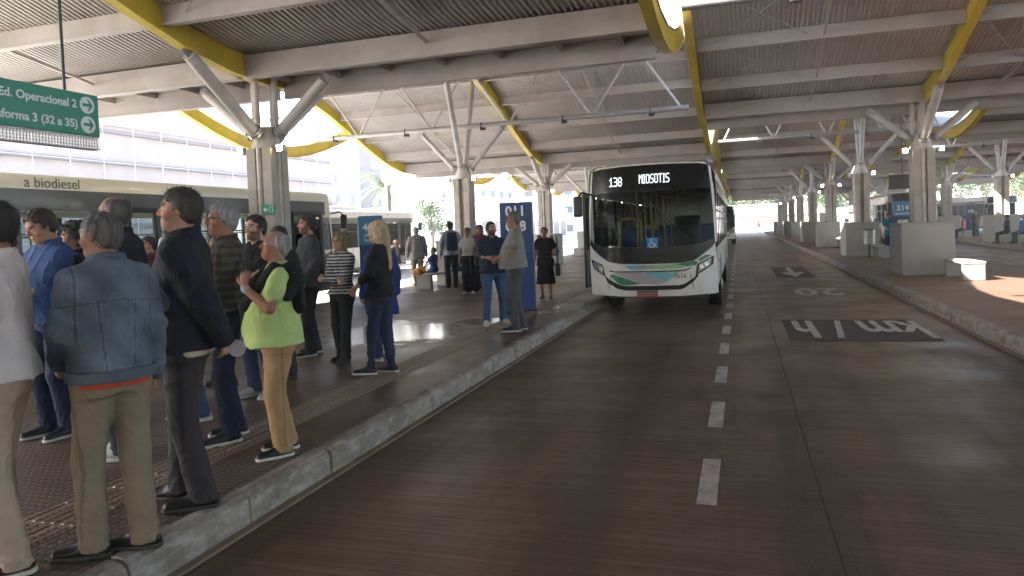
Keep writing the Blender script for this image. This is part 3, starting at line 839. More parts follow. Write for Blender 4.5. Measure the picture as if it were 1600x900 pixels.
# hanging green direction sign
sg = empty('direction_sign', 'green hanging direction sign with white arrows above the crowd', 'sign', (-6.2, 5.3, 0))
y0, y1, z0, z1 = -2.2, .56, 3.02, 3.44
mb = MB(); mb.box(-.12, 0, y0, y1, z0, z1); mb.build('panel', M['sign_green'], sg, bevel=.01)
mb = MB()
zz0, zz1 = z0-.13, z0-.004
mb.box(-.11, -.01, y0, y1, z0-.012, z0-.002); mb.box(-.11, -.01, y0, y1, zz0, zz0+.012)
y = y0
while y < y1-.02:
    mb.box(-.02, -.01, y, y+.014, zz0+.013, z0-.013); y += .032
for i in range(3): mb.box(-.026, -.021, y0, y1, zz0+.03+.03*i, zz0+.038+.03*i)
mb.build('lattice', M['pipe'], sg)
for body, z in (('Ed. Operacional 2', z0+.265), ('Plataforma 3 (32 a 35)', z0+.07)):
    text('lettering', body, .110, M['sign_glyph'], sg, (.004, .30, z), (R(90), 0, R(90)), 'RIGHT', .002, 1.0, .003)
for z in (z0+.305, z0+.11):
    mb = MB(); mb.tube([(.001, .42, z), (.006, .42, z)], .085, 24); a = mb.build('arrow_disc', M['sign_glyph'], sg)
    mb = MB(); mb.box(.007, .010, .365, .45, z-.014, z+.014)
    mb.add([(.007, .42, z+.055), (.007, .44, z+.055), (.007, .485, z), (.007, .44, z-.055), (.007, .42, z-.055), (.007, .452, z)], [(0, 5, 2, 1), (5, 4, 3, 2)])
    mb.build('arrow', M['sign_green'], a)
for y in (.23, -1.7):
    mb = MB(); mb.tube([(-.06, y, z1), (-.06, y, zrib(y+5.3, 23.4)+.44)], .014, 8); mb.build('hanger_rod', M['dark'], sg)

# exit sign on the first column
ex = MB(); ex.box(-.15, .15, -.012, .012, -.09, .09); ex = ex.build('exit_sign', M['sign_green'], None, bevel=.004)
tag(ex, 'small green exit arrow sign on the nearest column', 'sign'); ex.location = (-8.80, 12.178, 2.5)
mb = MB(); mb.box(-.09, .0, -.018, -.0125, -.012, .012); mb.add([(-.11, -.0175, 0), (-.06, -.0175, .05), (-.06, -.0175, -.05)], [(0, 2, 1)]); mb.box(.04, .048, -.018, -.0125, -.06, .06); mb.box(.1, .108, -.018, -.0125, -.06, .06); mb.box(.0485, .0995, -.018, -.0125, .052, .06)
mb.build('arrow', M['letter_white'], ex)

# hanging screen on the island
tv = empty('hanging_screen', 'black hanging information screen near the 314 totem', 'screen', (5.72, 29.5, 0))
mb = MB(); mb.box(-.46, .46, 0, .12, 2.82, 3.34); mb.build('display', M['black'], tv, bevel=.015)
mb = MB(); mb.box(-.43, .43, -.004, -.0005, 2.85, 3.31); mb.build('panel_glass', M['dark'], tv)
mb = MB(); mb.tube([(0, .06, 3.34), (0, .06, 6.93)], .02, 8); mb.build('hanger_rod', M['dark'], tv)

# bin on a post
bn = empty('litter_bin', 'round steel litter bin on a post beside the second island plinth', 'bin', (5.0, 32.3, PZ))
mb = MB(); mb.tube([(0, 0, .52), (0, 0, 1.08)], .21, 20, cap=True); mb.build('drum', M['pipe'], bn, smooth=True)
mb = MB(); mb.tube([(0, 0, 1.081), (0, 0, 1.12), (0, 0, 1.13)], [.22, .22, .17], 20); mb.build('lid', M['dark'], bn, smooth=True)
mb = MB(); mb.tube([(0, 0, 0), (0, 0, .52)], .04, 10); mb.tube([(0, 0, 0), (0, 0, .02)], .13, 14); mb.build('post', M['dark'], bn)
# tall white cabinet
cbn = MB(); cbn.box(-.3, .3, -.25, .25, 0, 2.0); cbn = cbn.build('electric_cabinet', M['white'], None, bevel=.015); cbn.location = (5.4, 52.2, PZ)
tag(cbn, 'tall narrow white cabinet standing between far plinths', 'cabinet')
mb = MB(); mb.box(-.26, .26, -.262, -.2505, .12, 1.9); dr = mb.build('door', M['white'], cbn, bevel=.004)
mb = MB(); mb.box(.18, .21, -.285, -.2625, .95, 1.1); mb.build('handle', M['dark'], dr)
# ------------------------------------------------------------------ people: bodies and clothes grown from distance fields
def surfnets(D, xs, ys, zs):
    S = D < 0
    c = np.zeros(tuple(n-1 for n in D.shape), np.int8)
    for i in (0, 1):
        for j in (0, 1):
            for k in (0, 1):
                c += S[i:D.shape[0]-1+i, j:D.shape[1]-1+j, k:D.shape[2]-1+k]
    act = (c > 0) & (c < 8)
    idx = np.argwhere(act); n = len(idx)
    vid = -np.ones(act.shape, np.int64); vid[act] = np.arange(n)
    pos = np.zeros((n, 3)); cnt = np.zeros(n)
    ax = (xs, ys, zs)
    cor = [(i, j, k) for i in (0, 1) for j in (0, 1) for k in (0, 1)]
    for a in cor:
        for b in cor:
            if sum(b)-sum(a) == 1 and all(q >= p for p, q in zip(a, b)):
                ia = idx+np.array(a); ib = idx+np.array(b)
                d1 = D[ia[:, 0], ia[:, 1], ia[:, 2]]; d2 = D[ib[:, 0], ib[:, 1], ib[:, 2]]
                m = (d1 < 0) != (d2 < 0)
                t = d1[m]/(d1[m]-d2[m])
                for q in range(3):
                    p1 = ax[q][ia[m, q]]; p2 = ax[q][ib[m, q]]
                    pos[m, q] += p1+t*(p2-p1)
                cnt[m] += 1
    pos /= np.maximum(cnt, 1)[:, None]
    quads = []
    def faces(m, off, cells, ins):
        ijk = np.argwhere(m)+np.array(off)
        q = np.stack([vid[ijk[:, 0]+o[0], ijk[:, 1]+o[1], ijk[:, 2]+o[2]] for o in cells], 1)
        fl = ~ins[m]
        q[fl] = q[fl][:, ::-1]
        quads.append(q)
    A = S[:-1, 1:-1, 1:-1]; B = S[1:, 1:-1, 1:-1]; faces(A != B, (0, 1, 1), ((0, -1, -1), (0, 0, -1), (0, 0, 0), (0, -1, 0)), A)
    A = S[1:-1, :-1, 1:-1]; B = S[1:-1, 1:, 1:-1]; faces(A != B, (1, 0, 1), ((-1, 0, -1), (-1, 0, 0), (0, 0, 0), (0, 0, -1)), A)
    A = S[1:-1, 1:-1, :-1]; B = S[1:-1, 1:-1, 1:]; faces(A != B, (1, 1, 0), ((-1, -1, 0), (0, -1, 0), (0, 0, 0), (-1, 0, 0)), A)
    q = np.concatenate(quads)
    q = q[(q >= 0).all(1)]
    return pos, q

def relax(pos, q, it=1, lam=.5):
    for _ in range(it):
        acc = np.zeros_like(pos); c = np.zeros(len(pos))
        for a, b in ((0, 1), (1, 2), (2, 3), (3, 0)):
            for u, v in ((a, b), (b, a)):
                np.add.at(acc, q[:, u], pos[q[:, v]]); np.add.at(c, q[:, u], 1)
        pos = pos*(1-lam)+lam*acc/np.maximum(c, 1)[:, None]
    return pos

class Field:
    def __init__(s): s.ops = []; s.fine = [[], [], []]
    def add(s, fn, lo, hi, k=.02, mode='u'): s.ops.append((fn, np.array(lo, float), np.array(hi, float), k, mode)); return s
    def cone(s, a, b, ra, rb, k=.02, flat=None, mode='u', fold=None):
        a = np.array(a, float); b = np.array(b, float); ba = b-a; L2 = max(ba@ba, 1e-9)
        rm = max(ra, rb)*(1.0 if flat is None else max(1, flat[1]))
        def fn(x, y, z):
            px, py, pz = x-a[0], y-a[1], z-a[2]
            t = np.clip((px*ba[0]+py*ba[1]+pz*ba[2])/L2, 0, 1)
            dx, dy, dz = px-t*ba[0], py-t*ba[1], pz-t*ba[2]
            if flat is not None:            # squash along a direction: flat = (dir, factor)
                u = flat[0]; c = dx*u[0]+dy*u[1]+dz*u[2]; e = c*(1/flat[1]-1)
                dx, dy, dz = dx+e*u[0], dy+e*u[1], dz+e*u[2]
            d = np.sqrt(dx*dx+dy*dy+dz*dz)-(ra+t*(rb-ra))
            if fold: d = d+fold(x, y, z, t)
            return d
        s.add(fn, np.minimum(a, b)-rm-.02, np.maximum(a, b)+rm+.02, k, mode); return s
    def ell(s, c, r, Mx=None, k=.02, mode='u'):
        c = np.array(c, float); r = np.array(r, float); Mx = np.eye(3) if Mx is None else Mx
        def fn(x, y, z):
            p = (x-c[0], y-c[1], z-c[2])
            q = [Mx[0, i]*p[0]+Mx[1, i]*p[1]+Mx[2, i]*p[2] for i in range(3)]
            k0 = np.sqrt((q[0]/r[0])**2+(q[1]/r[1])**2+(q[2]/r[2])**2)
            k1 = np.sqrt((q[0]/r[0]**2)**2+(q[1]/r[1]**2)**2+(q[2]/r[2]**2)**2)
            return k0*(k0-1)/np.maximum(k1, 1e-6)
        R_ = r.max(); s.add(fn, c-R_-.02, c+R_+.02, k, mode); return s
    def stack(s, zs, a, b, cx, cy_, k=.03, fold=None, pw=2.3, mode='u'):
        zs = np.array(zs, float)
        def fn(x, y, z):
            zz = z
            A = np.interp(zz, zs, a); B = np.interp(zz, zs, b); X = np.interp(zz, zs, cx); Y = np.interp(zz, zs, cy_)
            r = ((np.abs(x-X)/A)**pw+(np.abs(y-Y)/B)**pw)**(1/pw)
            d = (r-1)*np.minimum(A, B)
            d = np.maximum(d, np.maximum(zz-zs[-1], zs[0]-zz))
            if fold: d = d+fold(x, y, z, 0)
            return d
        a = np.array(a); b = np.array(b); cx = np.array(cx); cy_ = np.array(cy_)
        s.add(fn, ((cx-a).min()-.02, (cy_-b).min()-.02, zs[0]-.03), ((cx+a).max()+.02, (cy_+b).max()+.02, zs[-1]+.03), k, mode); return s
    def mesh(s, vox, fine=None, it=1):
        us = [o for o in s.ops if o[4] == 'u']
        lo = np.min([o[1] for o in us], 0)-vox*2; hi = np.max([o[2] for o in us], 0)+vox*2
        axes = []
        for q in range(3):
            if not fine: axes.append(np.arange(lo[q], hi[q]+vox, vox)); continue
            v = [lo[q]]
            while v[-1] < hi[q]:
                x = v[-1]; st = vox
                for (a, b, fv) in fine[q]:
                    if a-vox < x < b: st = min(st, fv)
                v.append(x+st)
            axes.append(np.array(v))
        xs, ys, zs = axes
        D = np.full((len(xs), len(ys), len(zs)), .3, np.float32)
        for fn, l, h, k, mode in s.ops:
            m = k+vox*2
            i0, i1 = np.searchsorted(xs, (l[0]-m, h[0]+m)); j0, j1 = np.searchsorted(ys, (l[1]-m, h[1]+m)); k0, k1 = np.searchsorted(zs, (l[2]-m, h[2]+m))
            if i1-i0 < 1 or j1-j0 < 1 or k1-k0 < 1: continue
            d = fn(xs[i0:i1, None, None], ys[None, j0:j1, None], zs[None, None, k0:k1]).astype(np.float32)
            d = np.broadcast_to(d, (i1-i0, j1-j0, k1-k0))
            E = D[i0:i1, j0:j1, k0:k1]
            if mode == 'u':
                hh = np.clip(.5+.5*(E-d)/k, 0, 1)
                D[i0:i1, j0:j1, k0:k1] = E*(1-hh)+d*hh-k*hh*(1-hh)
            elif mode == 's':
                hh = np.clip(.5-.5*(E+d)/k, 0, 1)
                D[i0:i1, j0:j1, k0:k1] = E*(1-hh)-d*hh+k*hh*(1-hh)
            elif mode == 'i':
                full = np.full(D.shape, .3, np.float32); full[i0:i1, j0:j1, k0:k1] = d
                D = np.maximum(D, full)
        D[0] = D[-1] = .3; D[:, 0] = D[:, -1] = .3; D[:, :, 0] = D[:, :, -1] = .3
        pos, q = surfnets(D, xs, ys, zs)
        return relax(pos, q, it), q

def grid_obj(name, pos, q, col, material, parent, scale):
    """col: (n,3) array or one colour"""
    me = bpy.data.meshes.new(name)
    n = len(pos); f = len(q)
    me.vertices.add(n); me.vertices.foreach_set('co', (pos*scale).astype(np.float32).ravel())
    me.loops.add(4*f); me.loops.foreach_set('vertex_index', q.astype(np.int32).ravel())
    me.polygons.add(f); me.polygons.foreach_set('loop_start', (np.arange(f)*4).astype(np.int32))
    me.update(calc_edges=True); me.validate()
    ca = me.color_attributes.new('Col', 'FLOAT_COLOR', 'POINT')
    c = np.ones((n, 4), np.float32); c[:, :3] = col
    ca.data.foreach_set('color', c.ravel())
    me.materials.append(material); me.shade_smooth()
    o = bpy.data.objects.new(name, me); COL.objects.link(o); o.parent = parent
    return o

M['skin'] = cloth_mat('skin', rough=.62, bscale=120, bump=.12, var=.08)
M['fabric'] = cloth_mat('fabric')
M['denim'] = cloth_mat('denim_fabric', bscale=60, bump=.55, var=.25)
M['hair'] = mat('hair_strands', (1, 1, 1), .55, var=.45, scale=10, bump=.9, bscale=30, stretch=(9, 9, 1.2))
_a = M['hair'].node_tree.nodes.new('ShaderNodeAttribute'); _a.attribute_name = 'Col'
M['hair'].node_tree.links.new(_a.outputs['Color'], [n for n in M['hair'].node_tree.nodes if n.bl_idname == 'ShaderNodeMix'][0].inputs['A'])
M['leather'] = cloth_mat('shoe_leather', rough=.35, bscale=50, bump=.15)
M['sole'] = mat('shoe_sole', (.5, .48, .45), .7, var=.1)
M['sole_dark'] = mat('dark_shoe_sole', (.03, .027, .025), .7, var=.1)

def ik(a, c, l1, l2, pole):
    a = np.array(a, float); c = np.array(c, float); d = c-a; L_ = np.linalg.norm(d)
    if L_ > (l1+l2)*.999: c = a+d/L_*(l1+l2)*.999; d = c-a; L_ = np.linalg.norm(d)
    x = (l1*l1-l2*l2+L_*L_)/(2*L_); h = math.sqrt(max(l1*l1-x*x, 0))
    u = d/L_; p = np.array(pole, float); p = p-(p@u)*u; p /= max(np.linalg.norm(p), 1e-6)
    return a+u*x+p*h, c

def unit(v): v = np.array(v, float); return v/max(np.linalg.norm(v), 1e-9)
def rot3(yaw, pitch, roll=0):
    a, b, c = R(yaw), R(pitch), R(roll)
    Z = np.array([[math.cos(a), -math.sin(a), 0], [math.sin(a), math.cos(a), 0], [0, 0, 1]])
    X = np.array([[1, 0, 0], [0, math.cos(b), -math.sin(b)], [0, math.sin(b), math.cos(b)]])
    Y = np.array([[math.cos(c), 0, math.sin(c)], [0, 1, 0], [-math.sin(c), 0, math.cos(c)]])
    return Z@X@Y

def noise3(seed):
    r = np.random.RandomState(seed); K = r.normal(size=(5, 3)); K /= np.linalg.norm(K, axis=1)[:, None]; ph = r.uniform(0, 6.28, 5); fr = r.uniform(14, 46, 5)
    def f(x, y, z):
        s = 0
        for k, p, w_ in zip(K, ph, fr): s = s+np.sin(w_*(k[0]*x+k[1]*y+k[2]*z*.6)+p+1.3*np.sin(11*z+5*x+p))
        return s/5
    return f

HD = np.array([0, 0, 0.])
def person(label, x, y, face, H, skin=(.36, .2, .135), hair='short', hcol=(.018, .014, .012), top='tee', tcol=(.1, .1, .1), bot='trousers', bcol=(.03, .03, .04),
           shoe=(.02, .02, .02), sole='dark', feet=((-.10, -.02, 8), (.10, .02, 8)), L=None, Rr=None, yaw=0, pitch=0, lean=(0, 0), belly=0.0, wide=1.0, vox=.011, beard=None,
           glasses=False, seat=None, hem=None, seed=1, female=False, extra=None, z=PZ, stripes=False, group=None, hip=0.0, tie=None):
    s = H/1.735
    dirv = math.atan2(-x, y)+R(face)
    p = empty('person', label, 'person', (x, y, z), dirv, group)
    near = vox < .012
    rg = np.random.RandomState(seed); nz = noise3(seed)
    zp = .93 if seat is None else seat+.06
    dz = zp-.93
    sw = (.172 if female else .192)*wide
    lx, ly = lean
    def T(zz): return np.array([lx*(zz-.93)/.5, ly*(zz-.93)/.5, dz])       # torso shift
    def at(px, py, zz): return np.array([px, py, zz])+T(zz)
    sh = {-1: at(-sw, -.015, 1.43), 1: at(sw, -.015, 1.43)}
    hips = {-1: np.array([-.088*wide+hip, 0, zp-.03]), 1: np.array([.088*wide+hip, 0, zp-.03])}
    # legs
    legs = {}
    for sd, ft in ((-1, feet[0]), (1, feet[1])):
        ank = np.array([ft[0], ft[1], .085 if len(ft) < 4 else ft[3]])
        kn, ank = ik(hips[sd], ank, .417, .405, (sd*.15, 1, .15 if seat is None else .6))
        legs[sd] = (hips[sd], kn, ank, ft[2])
    # arms
    arms = {}
    for sd, sp in ((-1, L), (1, Rr)):
        sp = sp or {}
        wr = sp.get('w'); pole = sp.get('p', (sd*.35, -1, -.3))
        wr = at(*wr) if wr is not None else at(sd*(sw+.075), .035, .90)
        el, wr = ik(sh[sd], wr, .285, .255, pole)
        hd = unit(sp['h']) if 'h' in sp else unit(unit(wr-el)+np.array([0, .1, -.25]))
        nm = unit(sp['n']) if 'n' in sp else unit((-sd, .25, 0))
        nm = unit(nm-(nm@hd)*hd)
        arms[sd] = (sh[sd], el, wr, hd, nm, sp.get('c', .5))
    Mh = rot3(yaw, pitch); piv = at(0, -.015, 1.518)
    def Hh(q): return piv+Mh@(np.array(q, float)-np.array([0, -.015, 1.535]))
    # ---------------------------------------------------------------- body
    B = Field()
    w_ = wide
    B.stack([.84, .93, 1.05, 1.2, 1.32, 1.40, 1.455], np.array([.14, .155, .135 if not female else .12, .145, .16, .145, .07])*w_, np.array([.09, .10, .09, .10, .10, .075, .055])+belly*np.array([.3, .6, 1, .6, .1, 0, 0]),
            [T(v)[0] for v in (.84, .93, 1.05, 1.2, 1.32, 1.40, 1.455)], [T(v)[1]+belly*.5*m_ for v, m_ in zip((.84, .93, 1.05, 1.2, 1.32, 1.40, 1.455), (.3, .6, 1, .6, .1, 0, 0))]) if abs(dz) < 1e-6 else B.cone((0, 0, zp), at(0, 0, 1.30), .12*w_, .13*w_, .04).cone(at(-.08, 0, 1.36), at(.08, 0, 1.36), .085, .085, .05)
    for sd in (-1, 1):
        a, kn, an, _ = legs[sd]
        B.cone(a, kn, .074, .05, .04); B.cone(kn, an, .05, .036, .03)
        d = unit((math.sin(R(_)*sd), math.cos(R(_)), 0)); B.cone(an+d*-.02-np.array([0, 0, .03]), an+d*.12-np.array([0, 0, .05]), .035, .03, .03)
        s_, el, wr, hd, nm, cu = arms[sd]
        B.cone(s_+np.array([-sd*.03, 0, -.04]), el, .040, .037, .04); B.cone(el, wr, .041, .028, .02)
        side = np.cross(nm, hd)*(1 if sd > 0 else -1)      # towards the thumb or away; fixed below
        th = unit(np.array([0, 1, .3])-hd*(np.array([0, 1, .3])@hd)); th = th-(th@nm)*nm; th = unit(th) if np.linalg.norm(th) > .1 else unit(side)
        kx = wr+hd*.085
        B.cone(wr, kx, .027, .036, .015, flat=(nm, .5))
        if vox < .02:
            for i, (ln, o) in enumerate(((.070, .032), (.080, .011), (.075, -.011), (.060, -.031))):
                b0 = kx+th*o-hd*.012; ang = cu*.9
                m1 = b0+unit(hd*math.cos(ang)+nm*math.sin(ang)+th*o*1.5)*ln*.55
                e1 = m1+unit(hd*math.cos(ang*2.1)+nm*math.sin(ang*2.1))*ln*.5
                B.cone(b0, m1, .0098, .0088, .004); B.cone(m1, e1, .0088, .0072, .004)
            t0 = wr+hd*.03+th*.026; t1 = t0+unit(hd*.75+th*.75+nm*.2)*.045; t2 = t1+unit(hd*.95+th*.2+nm*.3)*.032
            B.cone(t0, t1, .0125, .0105, .008); B.cone(t1, t2, .0105, .0082, .004)
        else:
            B.cone(kx, kx+unit(hd+nm*cu)*.07, .03, .022, .02, flat=(nm, .5))
    # head
    B.cone(at(0, -.03, 1.43), Hh((0, -.012, 1.58)), .066 if not female else .054, .057 if not female else .047, .03)
    B.ell(Hh((0, -.012, 1.668)), (.075, .096, .086), Mh, .02)
    B.ell(Hh((0, .022, 1.612)), (.062, .070, .088), Mh, .03)
    B.ell(Hh((0, .058, 1.553)), (.036, .034, .026), Mh, .035)
    if near or vox < .02:
        B.cone(Hh((-.035, .074, 1.668)), Hh((.035, .074, 1.668)), .014, .014, .012)
        B.cone(Hh((0, .088, 1.655)), Hh((0, .108, 1.618)), .008, .0135, .010)
        for sd in (-1, 1):
            B.ell(Hh((sd*.012, .096, 1.613)), (.008, .01, .007), Mh, .006)
            B.ell(Hh((sd*.032, .096, 1.649)), (.017, .013, .010), Mh, .012, 's')
            B.ell(Hh((sd*.032, .076, 1.649)), (.012, .012, .009), Mh, .005)
            B.ell(Hh((sd*.044, .055, 1.61)), (.024, .026, .022), Mh, .02)
            B.ell(Hh((sd*.077, -.012, 1.638)), (.009, .019, .030), Mh@rot3(sd*-18, 0), .008)
        B.ell(Hh((0, .088, 1.582)), (.024, .011, .0075), Mh, .006); B.ell(Hh((0, .085, 1.570)), (.021, .012, .008), Mh, .006)
    else:
        B.ell(Hh((0, .095, 1.625)), (.014, .02, .02), Mh, .02)
    hv = .0055 if near else (.008 if vox < .02 else vox*.7)
    c0 = Hh((0, 0, 1.65))
    fine = [[(c0[q]-.13, c0[q]+.13, hv)] for q in range(3)]
    if vox < .02:
        for sd in (-1, 1):
            hc = arms[sd][2]+arms[sd][3]*.09
            for q in range(3): fine[q].append((hc[q]-.085, hc[q]+.085, hv*1.15))
    pos, q = B.mesh(vox*1.25, fine, 1)
    skin = np.array(skin)
    colr = np.tile(skin, (len(pos), 1))
    lq = (pos-piv)@Mh+np.array([0, -.015, 1.535])
    X_, Y_, Z_ = lq[:, 0], lq[:, 1], lq[:, 2]
    hdm = (Z_ > 1.5) & (np.linalg.norm(lq-np.array([0, 0, 1.64]), axis=1) < .17)
    if vox < .03:
        lips = hdm & (Y_ > .07) & (np.abs(Z_-1.576) < .011) & (np.abs(X_) < .025)
        colr[lips] = skin*np.array([.85, .55, .55])
        chk = hdm & (Y_ > .03) & (Z_ < 1.63) & (Z_ > 1.59); colr[chk] *= np.array([1.06, .92, .9])
        brow = hdm & (Y_ > .06) & (np.abs(Z_-(1.671-.15*np.abs(np.abs(X_)-.03))) < .0055) & (np.abs(X_) > .012) & (np.abs(X_) < .055)
        colr[brow] = np.array(hcol)*.8+skin*.15
        eye = hdm & (Y_ > .07) & (np.abs(Z_-1.649) < .007) & (np.abs(np.abs(X_)-.032) < .0135)
        colr[eye] = (.45, .42, .40)
        iris = eye & (np.abs(np.abs(X_)-.032) < .0062); colr[iris] = (.012, .008, .006)
        lash = hdm & (Y_ > .06) & (np.abs(Z_-1.658) < .003) & (np.abs(np.abs(X_)-.032) < .016); colr[lash] = skin*.25
        if beard is not None:
            bd = hdm & (Z_ < 1.606-.0*X_) & (Z_ > 1.515) & (Y_ > -.005) & ~lips & ~((Z_ > 1.588) & (np.abs(X_) < .022) & (Z_ < 1.594))
            side = hdm & (Z_ < 1.66) & (Z_ >= 1.6) & (np.abs(X_) > .055) & (Y_ > -.005) & (Y_ < .045)
            bc, ba = beard
            colr[bd | side] = colr[bd | side]*(1-ba)+np.array(bc)*ba
        stub = hdm & (hair in ('balding', 'crop')) & (Z_-1.66 > (Y_-.01)*1.0-.045) & (Y_ < .05)
        colr[stub] = colr[stub]*.55+np.array(hcol)*.45
    body = grid_obj('body', pos, q, colr, M['skin'], p, s)
    # ---------------------------------------------------------------- hair
    if hair != 'bald':
        F_ = Field(); th_ = {'crop': .006, 'short': .013, 'thick': .02, 'curly': .035, 'long': .017, 'bob': .02, 'bun': .012, 'balding': .006}[hair]
        cc = Hh((0, -.012, 1.668)); F_.ell(cc, np.array((.076, .097, .087))+th_, Mh, .02)
        if hair in ('short', 'thick', 'crop', 'balding', 'bun', 'curly'):
            F_.ell(Hh((0, -.052, 1.625)), np.array((.062, .05, .07))+th_*.6, Mh, .02)
        if hair in ('long', 'bob'):
            zl = 1.30 if hair == 'long' else 1.545
            for sd in (-1, 1):
                F_.cone(Hh((sd*.055, -.015, 1.68)), Hh((sd*.066, -.01, 1.57)), .038, .034, .03)
                if hair == 'long': F_.cone(Hh((sd*.06, -.03, 1.57)), at(sd*.075, -.075, zl), .036, .022, .03)
            F_.cone(Hh((0, -.06, 1.66)), Hh((0, -.075, 1.57)), .07, .062, .03)
            if hair == 'long': F_.cone(Hh((0, -.075, 1.56)), at(0, -.115, 1.22), .062, .035, .04); F_.cone(Hh((.03, -.075, 1.56)), at(.04, -.11, 1.25), .05, .03, .04)
        if hair == 'bun': F_.ell(Hh((0, -.105, 1.70)), (.045, .04, .045), Mh, .015)
        hl = {'crop': 1.715, 'short': 1.715, 'thick': 1.715, 'curly': 1.71, 'long': 1.715, 'bob': 1.705, 'bun': 1.72, 'balding': 1.77}[hair]
        # cut away the face: a slanted plane from the hairline to the nape, another before the ears
        fy0 = {'balding': -.01}.get(hair, .075)
        def cut(x_, y_, z_):
            v = [(x_-piv[0]), (y_-piv[1]), (z_-piv[2])]
            lx_ = Mh[0, 0]*v[0]+Mh[1, 0]*v[1]+Mh[2, 0]*v[2]; ly_ = Mh[0, 1]*v[0]+Mh[1, 1]*v[1]+Mh[2, 1]*v[2]-.015; lz_ = Mh[0, 2]*v[0]+Mh[1, 2]*v[1]+Mh[2, 2]*v[2]+1.535
            nn = .006*np.sin(70*lx_+40*lz_)+.004*np.sin(130*ly_+90*lx_)
            if hair in ('long', 'bob'):
                e = np.sqrt((lx_/.064)**2+((lz_-1.615)/.105)**2)-1      # face opening
                d = np.minimum(-e*.06, (ly_-.0))                        # >0 inside the opening and in front
                return -d+nn*.5
            # slanted boundary: hair keeps (-.62*(y-fy0) + .78*(z-hl)) > 0 at the front, nape limit low
            k = -.70*(ly_-fy0)+.71*(lz_-hl)
            side = np.maximum(.0-ly_-.012, 1.60-lz_*1.0)                # behind the ear is allowed down to the nape
            behind = np.minimum(-(ly_+.012), lz_-1.565)
            sb = np.minimum(np.minimum(lz_-1.635, .030-ly_), np.abs(lx_)-.055)
            keep = np.maximum(np.maximum(k, behind), sb if hair not in ('balding',) else -1)
            if hair == 'balding':
                keep = np.maximum(np.minimum(behind, 1.73-lz_), np.minimum(np.minimum(lz_-1.63, 1.715-lz_), np.minimum(.02-ly_, np.abs(lx_)-.05)))
            return keep+nn
        us = F_.ops[:]
        lo = np.min([o[1] for o in us], 0); hi = np.max([o[2] for o in us], 0)
        F_.add(cut, lo-.05, hi+.05, .006, 's')
        if hair == 'curly': F_.ops[0] = (lambda f: (lambda a, b, c: f(a, b, c)+.016*np.sin(75*a+2)*np.sin(80*b)*np.sin(70*c)+.006*np.sin(150*a)*np.sin(140*c)))(F_.ops[0][0]), *F_.ops[0][1:]
        else:
            F_.ops[0] = (lambda f: (lambda a, b, c: f(a, b, c)+.0025*np.sin(160*a+60*b)+.002*np.sin(95*b-120*a+40*c)))(F_.ops[0][0]), *F_.ops[0][1:]
        pos, q = F_.mesh(hv if near else max(hv, .009), None, 1)
        hc = np.array(hcol); n_ = np.clip(1+.25*np.sin(pos[:, 0]*190+pos[:, 1]*150), .6, 1.4)
        if len(q):
            ccol = hc[None, :]*n_[:, None]
            if vox < .02:
                nr = np.zeros_like(pos); fn_ = np.cross(pos[q[:, 2]]-pos[q[:, 0]], pos[q[:, 3]]-pos[q[:, 1]])
                for t in range(4): np.add.at(nr, q[:, t], fn_)
                nr /= np.maximum(np.linalg.norm(nr, axis=1), 1e-9)[:, None]
                m_ = 1500 if near else 500
                pick = rg.randint(0, len(pos), m_); P0 = pos[pick]; N0 = nr[pick]
                flow = np.array({'curly': (0, 0, .2), 'long': (0, -.1, -1), 'bob': (0, -.1, -1)}.get(hair, (0, -.35, -.75))) if hair != 'bun' else np.array((0, -1, .1))
                flow = Mh@flow
                up_ = np.clip(N0[:, 2], 0, 1)[:, None]
                d = flow[None]*(1-up_)+up_*(Mh@np.array((.35, .55, 0)))[None]
                d = d-(d*N0).sum(1)[:, None]*N0*.92+N0*.16+rg.normal(0, .22 if hair != 'curly' else .8, (m_, 3)); d /= np.linalg.norm(d, axis=1)[:, None]
                ln = rg.uniform(.010, .026, m_)[:, None]*(.5 if hair in ('crop', 'balding') else (1.6 if hair in ('long', 'bob') else 1.0))
                sd_ = np.cross(d, N0); sd_ /= np.maximum(np.linalg.norm(sd_, axis=1), 1e-9)[:, None]; wd_ = .0016
                a0 = P0-N0*.0015
                quad = np.stack([a0-sd_*wd_, a0+sd_*wd_, a0+d*ln+sd_*wd_*.3, a0+d*ln-sd_*wd_*.3], 1).reshape(-1, 3)
                q = np.concatenate([q, len(pos)+np.arange(4*m_).reshape(-1, 4)]); pos = np.concatenate([pos, quad])
                sc_ = np.repeat(rg.uniform(.6, 1.7, m_), 4)[:, None]; ccol = np.concatenate([ccol, hc[None, :]*sc_])
            grid_obj('hair', pos, q, ccol, M['hair'], p, s)
    # ---------------------------------------------------------------- trousers or skirt
    tb, tm = bot, M['denim'] if bot in ('jeans', 'skinny') else M['fabric']
    fa = 1.0 if vox < .02 else .4
    def legfold(kz, ph):
        def f(x_, y_, z_, t):
            w1 = 1-np.abs(np.sin(30*z_+7*x_*ph+5*y_+ph+1.6*np.sin(16*y_+ph)))
            w2 = 1-np.abs(np.sin(21*z_+18*y_-16*x_+ph*2.3))
            return -fa*(.013*w1**3*np.clip((.45-z_)/.3, .22, 1)+.010*w2**3*np.clip((z_-.45)/.4, .25, 1)-.003)
        return f
